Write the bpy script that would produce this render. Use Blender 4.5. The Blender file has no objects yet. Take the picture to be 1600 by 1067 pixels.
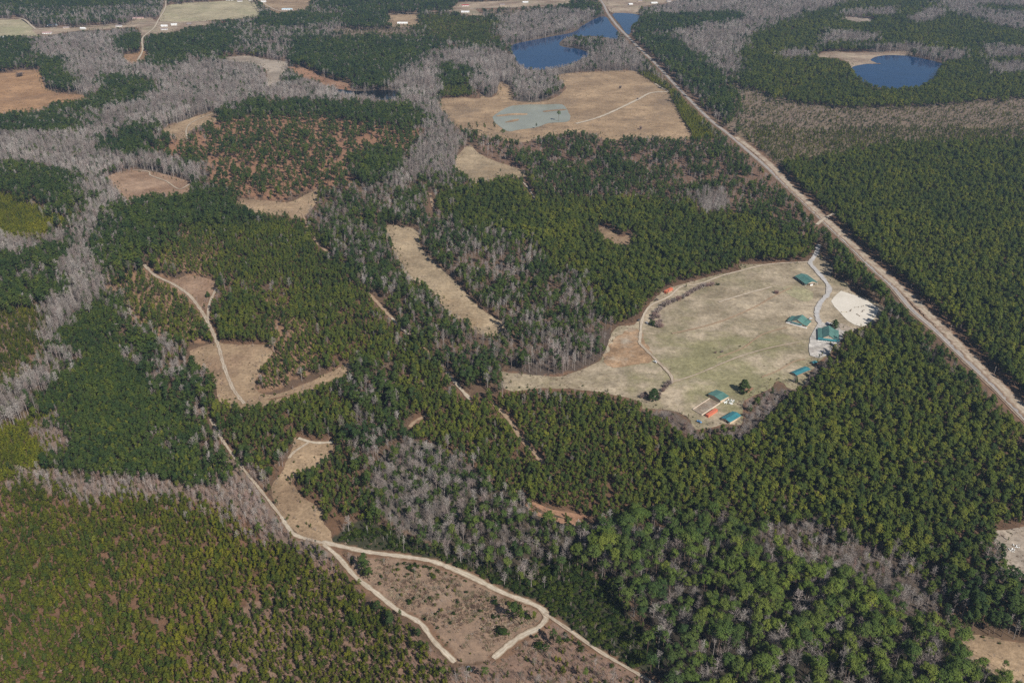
import bpy, bmesh, math, random
import numpy as np
from mathutils import Vector, Matrix

# ------------------------------------------------------------------ camera, sky, sun, exposure
H, F, PITCH = 530.0, 1450.0, math.atan(783.0 / 1450.0)     # camera height (m), focal length in photo pixels, pitch down
W0, H0 = 1600.0, 1067.0
SUN_DIR = Vector((0.58, -0.81, 0.0)).normalized()           # horizontal direction towards the sun
SUN_EL = math.radians(41)
sc = bpy.context.scene
cam_d = bpy.data.cameras.new('camera'); cam = bpy.data.objects.new('camera', cam_d)
sc.collection.objects.link(cam); sc.camera = cam
cam.location = (0, 0, H); cam.rotation_euler = (math.pi / 2 - PITCH, 0, 0)
cam_d.sensor_width = 36; cam_d.lens = 36 * F / W0; cam_d.clip_start = 1; cam_d.clip_end = 120000
w = bpy.data.worlds.new('World'); sc.world = w; w.use_nodes = True
nt = w.node_tree; bg = nt.nodes['Background']
sky = nt.nodes.new('ShaderNodeTexSky'); sky.sky_type = 'NISHITA'; sky.sun_disc = False
sky.sun_elevation = SUN_EL; sky.sun_rotation = math.atan2(SUN_DIR.x, SUN_DIR.y); sky.altitude = 300
nt.links.new(sky.outputs[0], bg.inputs[0]); bg.inputs[1].default_value = 0.055
sun_d = bpy.data.lights.new('sun', 'SUN'); sun = bpy.data.objects.new('sun', sun_d); sc.collection.objects.link(sun)
sun_d.energy = 5.0; sun_d.angle = math.radians(0.5); sun_d.color = (1.0, 0.96, 0.9)
to_sun = Vector((SUN_DIR.x * math.cos(SUN_EL), SUN_DIR.y * math.cos(SUN_EL), math.sin(SUN_EL)))
sun.rotation_euler = to_sun.to_track_quat('Z', 'Y').to_euler(); sun.location = (300, -300, 800)
sc.view_settings.view_transform = 'Standard'; sc.view_settings.look = 'None'
sc.view_settings.exposure = 0.22; sc.view_settings.gamma = 1.0
sc.cycles.max_bounces = 5; sc.cycles.diffuse_bounces = 2; sc.cycles.glossy_bounces = 2
sc.cycles.transmission_bounces = 3; sc.cycles.transparent_max_bounces = 6; sc.cycles.volume_bounces = 0
sc.cycles.use_denoising = False
COL = sc.collection
rng = np.random.default_rng(7); random.seed(7)
CT, ST = math.cos(PITCH), math.sin(PITCH)

def ground_np(px, py):
    u = (np.asarray(px, float) - W0 / 2) / F; v = (np.asarray(py, float) - H0 / 2) / F
    t = H / (ST + v * CT)
    return u * t, (CT - v * ST) * t
def G(px, py, z=0.0):
    x, y = ground_np(px, py); return Vector((float(x), float(y), z))
def project(x, y, z=0.0):
    dz = z - H
    d = y * CT - dz * ST
    return W0 / 2 + F * x / d, H0 / 2 + F * (-(y * ST + dz * CT)) / d, d

# ------------------------------------------------------------------ helpers
def tag(o, label=None, cat=None, group=None, kind=None):
    if label: o['label'] = label
    if cat: o['category'] = cat
    if group: o['group'] = group
    if kind: o['kind'] = kind
    return o
def mesh_obj(name, verts, faces, mat, parent=None, loc=None, rz=0.0, link=True):
    me = bpy.data.meshes.new(name); me.from_pydata([tuple(v) for v in verts], [], faces); me.update()
    for m in (mat if isinstance(mat, (list, tuple)) else [mat]): me.materials.append(m)
    o = bpy.data.objects.new(name, me)
    if link: COL.objects.link(o)
    if parent: o.parent = parent
    if loc is not None: o.location = loc
    o.rotation_euler.z = rz
    return o
def empty(name, loc=(0, 0, 0), rz=0.0):
    o = bpy.data.objects.new(name, None); COL.objects.link(o); o.location = loc; o.rotation_euler.z = rz
    o.empty_display_size = 1; return o
class MB:
    def __init__(s): s.v = []; s.f = []
    def add(s, vs, fs):
        n = len(s.v); s.v += [tuple(p) for p in vs]; s.f += [tuple(i + n for i in f) for f in fs]; return s
    def box(s, x0, x1, y0, y1, z0, z1):
        return s.add([(x0,y0,z0),(x1,y0,z0),(x1,y1,z0),(x0,y1,z0),(x0,y0,z1),(x1,y0,z1),(x1,y1,z1),(x0,y1,z1)],
                     [(0,3,2,1),(4,5,6,7),(0,1,5,4),(1,2,6,5),(2,3,7,6),(3,0,4,7)])
    def slab(s, quad, t):      # a quad given thickness t downward
        q = [Vector(p) for p in quad]; b = [p - Vector((0, 0, t)) for p in q]; n = len(q)
        return s.add(q + b, [tuple(range(n)), tuple(range(2*n-1, n-1, -1))] + [(i, i+n, (i+1) % n + n, (i+1) % n) for i in range(n)])
    def prism(s, pts, y0, y1):  # closed xz outline extruded along y
        n = len(pts)
        return s.add([(x, y0, z) for x, z in pts] + [(x, y1, z) for x, z in pts],
                     [tuple(range(n)), tuple(range(2*n-1, n-1, -1))] + [(i, i+n, (i+1) % n + n, (i+1) % n) for i in range(n)])
    def tube(s, p0, p1, r0, r1, n=4):
        p0, p1 = Vector(p0), Vector(p1); d = (p1 - p0).normalized()
        a = d.orthogonal().normalized(); b = d.cross(a); vs = []
        for p, r in ((p0, r0), (p1, r1)):
            for i in range(n):
                t = 2 * math.pi * i / n; vs.append(p + (a * math.cos(t) + b * math.sin(t)) * r)
        return s.add(vs, [(i, (i+1) % n, (i+1) % n + n, i + n) for i in range(n)] + [tuple(range(n-1, -1, -1)), tuple(range(n, 2*n))])
    def build(s, name, mat, parent=None, loc=None, rz=0.0): return mesh_obj(name, s.v, s.f, mat, parent, loc, rz)
def copy_tree(o, parent=None):
    c = o.copy(); COL.objects.link(c); c.parent = parent
    for ch in o.children: copy_tree(ch, c)
    return c

# value noise on the ground plane
_ng = np.random.default_rng(3).random((8, 256, 256))
def noise2(x, y, scale, k=0):
    gx, gy = np.asarray(x) / scale, np.asarray(y) / scale
    ix, iy = np.floor(gx).astype(int), np.floor(gy).astype(int); fx, fy = gx - ix, gy - iy
    fx = fx * fx * (3 - 2 * fx); fy = fy * fy * (3 - 2 * fy); g = _ng[k]
    a = g[ix & 255, iy & 255]; b = g[(ix+1) & 255, iy & 255]; c = g[ix & 255, (iy+1) & 255]; d = g[(ix+1) & 255, (iy+1) & 255]
    return (a * (1-fx) + b * fx) * (1-fy) + (c * (1-fx) + d * fx) * fy

# ------------------------------------------------------------------ materials
def new_mat(name):
    m = bpy.data.materials.new(name); m.use_nodes = True; n = m.node_tree
    b = n.nodes['Principled BSDF']; b.inputs['Roughness'].default_value = 0.9
    b.inputs['Specular IOR Level'].default_value = 0.15
    return m, n, b
def nd(n, t, **kw):
    x = n.nodes.new(t)
    for k, v in kw.items(): setattr(x, k, v)
    return x
def noise_node(n, co, scale, detail=4, rough=0.6):
    x = nd(n, 'ShaderNodeTexNoise'); x.inputs['Scale'].default_value = scale
    x.inputs['Detail'].default_value = detail; x.inputs['Roughness'].default_value = rough
    n.links.new(co, x.inputs['Vector']); return x.outputs['Fac']
def ramp(n, fac, stops):
    r = nd(n, 'ShaderNodeValToRGB'); e = r.color_ramp.elements
    e[0].position, e[0].color = stops[0][0], (*stops[0][1], 1); e[1].position, e[1].color = stops[-1][0], (*stops[-1][1], 1)
    for p, c in stops[1:-1]:
        x = e.new(p); x.color = (*c, 1)
    n.links.new(fac, r.inputs[0]); return r.outputs[0]
def mixc(n, fac, a, b, mode='MIX'):
    x = nd(n, 'ShaderNodeMix', data_type='RGBA', blend_type=mode)
    for sock, val in ((x.inputs[0], fac), (x.inputs[6], a), (x.inputs[7], b)):
        if hasattr(val, 'links'): n.links.new(val, sock)
        elif isinstance(val, (int, float)): sock.default_value = val
        else: sock.default_value = (*val, 1)
    return x.outputs[2]
def math_n(n, op, a, b=0.0):
    x = nd(n, 'ShaderNodeMath', operation=op)
    for i, val in enumerate((a, b)):
        if hasattr(val, 'links'): n.links.new(val, x.inputs[i])
        else: x.inputs[i].default_value = val
    return x.outputs[0]
def geo_pos(n): return nd(n, 'ShaderNodeNewGeometry').outputs['Position']

def field_mat(name, c1, c2, c3=None, streak=None, patch=0.012, fine=0.25, green=None, samt=0.35):
    """dry grass or bare earth: broad patches, mower or plough streaks, fine tufts"""
    c1 = tuple(v * .86 for v in c1); c2 = tuple(v * 1.1 for v in c2)
    m, n, b = new_mat(name); p = geo_pos(n)
    col = ramp(n, noise_node(n, p, patch, 6, 0.62), [(0.38, c1), (0.62, c2)])
    if c3:
        f = ramp(n, noise_node(n, p, patch * 0.55, 7, 0.7), [(0.50, (0, 0, 0)), (0.66, (1, 1, 1))])
        col = mixc(n, f, col, c3)
    if green:
        dv = nd(n, 'ShaderNodeVectorMath', operation='DISTANCE'); n.links.new(p, dv.inputs[0]); dv.inputs[1].default_value = green[:3]
        f = math_n(n, 'ADD', math_n(n, 'DIVIDE', dv.outputs['Value'], green[3]), math_n(n, 'MULTIPLY', math_n(n, 'SUBTRACT', noise_node(n, p, 0.02, 7, 0.65), 0.5), 3.2))
        col = mixc(n, ramp(n, f, [(0.3, (.8, .8, .8)), (0.9, (0, 0, 0))]), col, green[4])
    if streak:
        mp = nd(n, 'ShaderNodeMapping'); n.links.new(p, mp.inputs[0])
        mp.inputs['Rotation'].default_value = (0, 0, math.radians(streak)); mp.inputs['Scale'].default_value = (0.006, 0.07, 1)
        s = nd(n, 'ShaderNodeTexNoise'); s.inputs['Scale'].default_value = 1.0; s.inputs['Detail'].default_value = 6; s.inputs['Distortion'].default_value = 0.6
        n.links.new(mp.outputs[0], s.inputs['Vector'])
        col = mixc(n, samt, col, ramp(n, s.outputs['Fac'], [(0.3, (0.74, 0.74, 0.73)), (0.7, (1.2, 1.19, 1.17))]), 'MULTIPLY')
    col = mixc(n, 0.7, col, ramp(n, noise_node(n, p, 0.06, 7, 0.72), [(0.33, (0.66, 0.66, 0.66)), (0.67, (1.28, 1.26, 1.22))]), 'MULTIPLY')
    col = mixc(n, 0.85, col, ramp(n, noise_node(n, p, fine, 5, 0.75), [(0.3, (0.58, 0.56, 0.53)), (0.7, (1.32, 1.32, 1.32))]), 'MULTIPLY')
    n.links.new(col, b.inputs['Base Color'])
    bp = nd(n, 'ShaderNodeBump'); bp.inputs['Strength'].default_value = 0.6; bp.inputs['Distance'].default_value = 0.6
    n.links.new(noise_node(n, p, 0.4, 4), bp.inputs['Height']); n.links.new(bp.outputs[0], b.inputs['Normal'])
    return m
def track_mat(name, c, edge, mid, mid_amt=0.8, mott=0.35):
    """wheel ruts of pale sand with a browner strip along the middle, uneven margins"""
    m, n, b = new_mat(name); p = geo_pos(n)
    uv = nd(n, 'ShaderNodeUVMap'); sx = nd(n, 'ShaderNodeSeparateXYZ'); n.links.new(uv.outputs[0], sx.inputs[0])
    d = math_n(n, 'ABSOLUTE', math_n(n, 'SUBTRACT', sx.outputs[1], 0.5))
    d = math_n(n, 'ADD', d, math_n(n, 'MULTIPLY', math_n(n, 'SUBTRACT', noise_node(n, p, 0.12, 4), 0.5), 0.36))
    base = ramp(n, noise_node(n, p, 0.07, 5), [(0.3, tuple(x * 0.74 for x in c)), (0.7, c)])
    col = mixc(n, ramp(n, d, [(0.0, (mid_amt,) * 3), (0.13, (0, 0, 0))]), base, mid)
    col = mixc(n, ramp(n, noise_node(n, p, 0.045, 6, 0.7), [(0.47, (0, 0, 0)), (0.62, (mott,) * 3)]), col, edge)
    col = mixc(n, ramp(n, d, [(0.22, (0, 0, 0)), (0.42, (1, 1, 1))]), col, edge)
    col = mixc(n, 0.7, col, ramp(n, noise_node(n, p, 0.35, 5, 0.7), [(0.3, (0.66, 0.64, 0.62)), (0.7, (1.2, 1.2, 1.2))]), 'MULTIPLY')
    n.links.new(col, b.inputs['Base Color']); return m
def plain_mat(name, c, rough=0.7, var=0.15, scale=0.6, metal=0.0, spec=0.3):
    m, n, b = new_mat(name); p = nd(n, 'ShaderNodeTexCoord').outputs['Object']
    n.links.new(ramp(n, noise_node(n, p, scale, 5), [(0.3, tuple(x * (1 - var) for x in c)), (0.7, tuple(min(1, x * (1 + var)) for x in c))]), b.inputs['Base Color'])
    b.inputs['Roughness'].default_value = rough; b.inputs['Metallic'].default_value = metal; b.inputs['Specular IOR Level'].default_value = spec
    return m
def roof_mat(name, c):
    """standing-seam painted metal: seams every 0.9 m, faded patches"""
    m, n, b = new_mat(name); p = nd(n, 'ShaderNodeTexCoord').outputs['Object']
    wv = nd(n, 'ShaderNodeTexWave', bands_direction='Y'); wv.inputs['Scale'].default_value = 0.35; n.links.new(p, wv.inputs['Vector'])
    col = ramp(n, noise_node(n, p, 0.18, 5), [(0.3, tuple(x * 0.8 for x in c)), (0.7, tuple(x * 1.25 for x in c))])
    col = mixc(n, 0.5, col, ramp(n, wv.outputs['Fac'], [(0.0, (0.8, 0.8, 0.8)), (0.4, (1.05, 1.05, 1.05))]), 'MULTIPLY')
    n.links.new(col, b.inputs['Base Color']); b.inputs['Roughness'].default_value = 0.42; b.inputs['Specular IOR Level'].default_value = 0.5
    return m
def water_mat(name, c, rough, spec, bump=0.05):
    m, n, b = new_mat(name); p = geo_pos(n)
    n.links.new(ramp(n, noise_node(n, p, 0.015, 4), [(0.3, tuple(x * 0.85 for x in c)), (0.7, tuple(x * 1.15 for x in c))]), b.inputs['Base Color'])
    b.inputs['Roughness'].default_value = rough; b.inputs['IOR'].default_value = 1.333; b.inputs['Specular IOR Level'].default_value = spec
    bp = nd(n, 'ShaderNodeBump'); bp.inputs['Strength'].default_value = bump; bp.inputs['Distance'].default_value = 0.3
    n.links.new(noise_node(n, p, 0.25, 3), bp.inputs['Height']); n.links.new(bp.outputs[0], b.inputs['Normal'])
    return m
def leaf_mat(name, cols, trans=0.17):
    """foliage: each tree takes its own tone, needles vary along the crown"""
    m, n, b = new_mat(name); oi = nd(n, 'ShaderNodeObjectInfo')
    k = len(cols) - 1
    col = ramp(n, oi.outputs['Random'], [(i / k, c) for i, c in enumerate(cols)])
    p = geo_pos(n)
    col = mixc(n, 0.8, col, ramp(n, noise_node(n, p, 0.035, 3, 0.6), [(0.32, (0.7, 0.76, 0.86)), (0.68, (1.28, 1.2, 1.0))]), 'MULTIPLY')
    stand = ramp(n, noise_node(n, p, 0.006, 3), [(0.3, (0.74, 0.8, 0.92)), (0.7, (1.22, 1.15, 0.95))])
    col = mixc(n, 1.0, col, stand, 'MULTIPLY')
    col = mixc(n, 0.8, col, ramp(n, noise_node(n, p, 0.7, 2), [(0.3, (0.62, 0.66, 0.7)), (0.7, (1.35, 1.3, 1.15))]), 'MULTIPLY')
    df = nd(n, 'ShaderNodeBsdfDiffuse'); tr = nd(n, 'ShaderNodeBsdfTranslucent'); mx = nd(n, 'ShaderNodeMixShader')
    n.links.new(col, df.inputs[0]); n.links.new(col, tr.inputs[0]); mx.inputs[0].default_value = trans
    n.links.new(df.outputs[0], mx.inputs[1]); n.links.new(tr.outputs[0], mx.inputs[2])
    n.links.new(mx.outputs[0], n.nodes['Material Output'].inputs[0]); n.nodes.remove(b)
    return m
def bark_mat(name, cols):
    m, n, b = new_mat(name); oi = nd(n, 'ShaderNodeObjectInfo'); k = len(cols) - 1
    col = ramp(n, oi.outputs['Random'], [(i / k, c) for i, c in enumerate(cols)])
    col = mixc(n, 1.0, col, ramp(n, noise_node(n, geo_pos(n), 0.009, 4, 0.6), [(0.3, (0.66, 0.62, 0.6)), (0.7, (1.2, 1.2, 1.2))]), 'MULTIPLY')
    col = mixc(n, 0.6, col, ramp(n, noise_node(n, geo_pos(n), 0.8, 3), [(0.3, (0.7, 0.7, 0.7)), (0.7, (1.2, 1.2, 1.2))]), 'MULTIPLY')
    n.links.new(col, b.inputs['Base Color']); return m

M = {}
M['pine'] = leaf_mat('pine_needles', [(0.064, 0.09, 0.022), (0.108, 0.13, 0.025), (0.056, 0.082, 0.028), (0.142, 0.152, 0.03), (0.076, 0.104, 0.028)])
M['pine_dark'] = leaf_mat('dark_pine_needles', [(0.04, 0.068, 0.026), (0.07, 0.1, 0.026), (0.048, 0.076, 0.032), (0.096, 0.122, 0.028)])
M['pine_young'] = leaf_mat('young_pine_needles', [(0.078, 0.096, 0.016), (0.13, 0.132, 0.02), (0.08, 0.092, 0.017), (0.05, 0.075, 0.018), (0.1, 0.1, 0.02)])
M['pine_olive'] = leaf_mat('olive_pine_needles', [(0.12, 0.135, 0.018), (0.17, 0.175, 0.022), (0.13, 0.135, 0.018), (0.09, 0.115, 0.018)])
M['pine_round'] = leaf_mat('broad_pine_needles', [(0.085, 0.13, 0.036), (0.115, 0.158, 0.04), (0.06, 0.098, 0.036), (0.14, 0.172, 0.042), (0.075, 0.11, 0.04)])
M['shrub'] = leaf_mat('evergreen_leaves', [(0.03, 0.048, 0.016), (0.045, 0.066, 0.018), (0.07, 0.088, 0.02)])
M['bark_pine'] = bark_mat('pine_bark', [(0.13, 0.09, 0.065), (0.18, 0.13, 0.1)])
M['bark_bare'] = bark_mat('pale_bark', [(0.27, 0.24, 0.215), (0.40, 0.365, 0.33), (0.2, 0.17, 0.15), (0.34, 0.305, 0.275), (0.32, 0.25, 0.225), (0.46, 0.425, 0.385)])
M['twig_red'] = bark_mat('reddish_twigs', [(0.27, 0.21, 0.18), (0.34, 0.28, 0.245), (0.3, 0.19, 0.16), (0.36, 0.31, 0.275), (0.22, 0.17, 0.145)])
M['scrub'] = bark_mat('dry_brush', [(0.09, 0.06, 0.042), (0.26, 0.18, 0.12), (0.14, 0.09, 0.065), (0.4, 0.31, 0.22), (0.13, 0.115, 0.05), (0.3, 0.24, 0.19)])

# ------------------------------------------------------------------ land cover, traced on the ground
# classes of cover; the map is a coarse raster on the ground plane used only to choose what grows where
CODES = 'omtpPydqxsSbnghrucekKGTjwH'
CI = {c: i for i, c in enumerate(CODES)}
RX0, RY0, RSTEP = -300, -70, 2
RW, RH = (1900 - RX0) // RSTEP, (1300 - RY0) // RSTEP
cover = np.full((RH, RW), CI['m'], np.int8)
_gy, _gx = np.mgrid[0:RH, 0:RW]
def inside(poly, X, Y):
    r = np.zeros(X.shape, bool); n = len(poly)
    for i in range(n):
        x1, y1 = poly[i]; x2, y2 = poly[(i + 1) % n]
        if y1 == y2: continue
        c = ((y1 > Y) != (y2 > Y)) & (X < (x2 - x1) * (Y - y1) / (y2 - y1) + x1); r ^= c
    return r
def paint(code, poly, arr=None):
    arr = cover if arr is None else arr
    P = np.array(poly, float); a = ((P - [RX0, RY0]) / RSTEP)
    x0, x1 = max(0, int(a[:, 0].min()) - 1), min(RW, int(a[:, 0].max()) + 2)
    y0, y1 = max(0, int(a[:, 1].min()) - 1), min(RH, int(a[:, 1].max()) + 2)
    if x1 <= x0 or y1 <= y0: return
    m = inside(a.tolist(), _gx[y0:y1, x0:x1] + 0.5, _gy[y0:y1, x0:x1] + 0.5)
    arr[y0:y1, x0:x1][m] = CI[code] if arr is cover else code
def smooth_line(pts, closed, step):
    """Catmull-Rom through the traced points, resampled in metres on the ground"""
    P = [np.array(ground_np(*p)) for p in pts]; n = len(P); out = []
    for i in range(n if closed else n - 1):
        g = (lambda k: P[k % n]) if closed else (lambda k: P[min(max(k, 0), n - 1)])
        p0, p1, p2, p3 = g(i-1), g(i), g(i+1), g(i+2)
        k = max(1, min(40, int(np.linalg.norm(p2 - p1) / step)))
        for j in range(k):
            t = j / k
            out.append(0.5 * ((2*p1) + (-p0+p2)*t + (2*p0-5*p1+4*p2-p3)*t*t + (-p0+3*p1-3*p2+p3)*t**3))
    if not closed: out.append(P[-1])
    return np.array(out)

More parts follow.
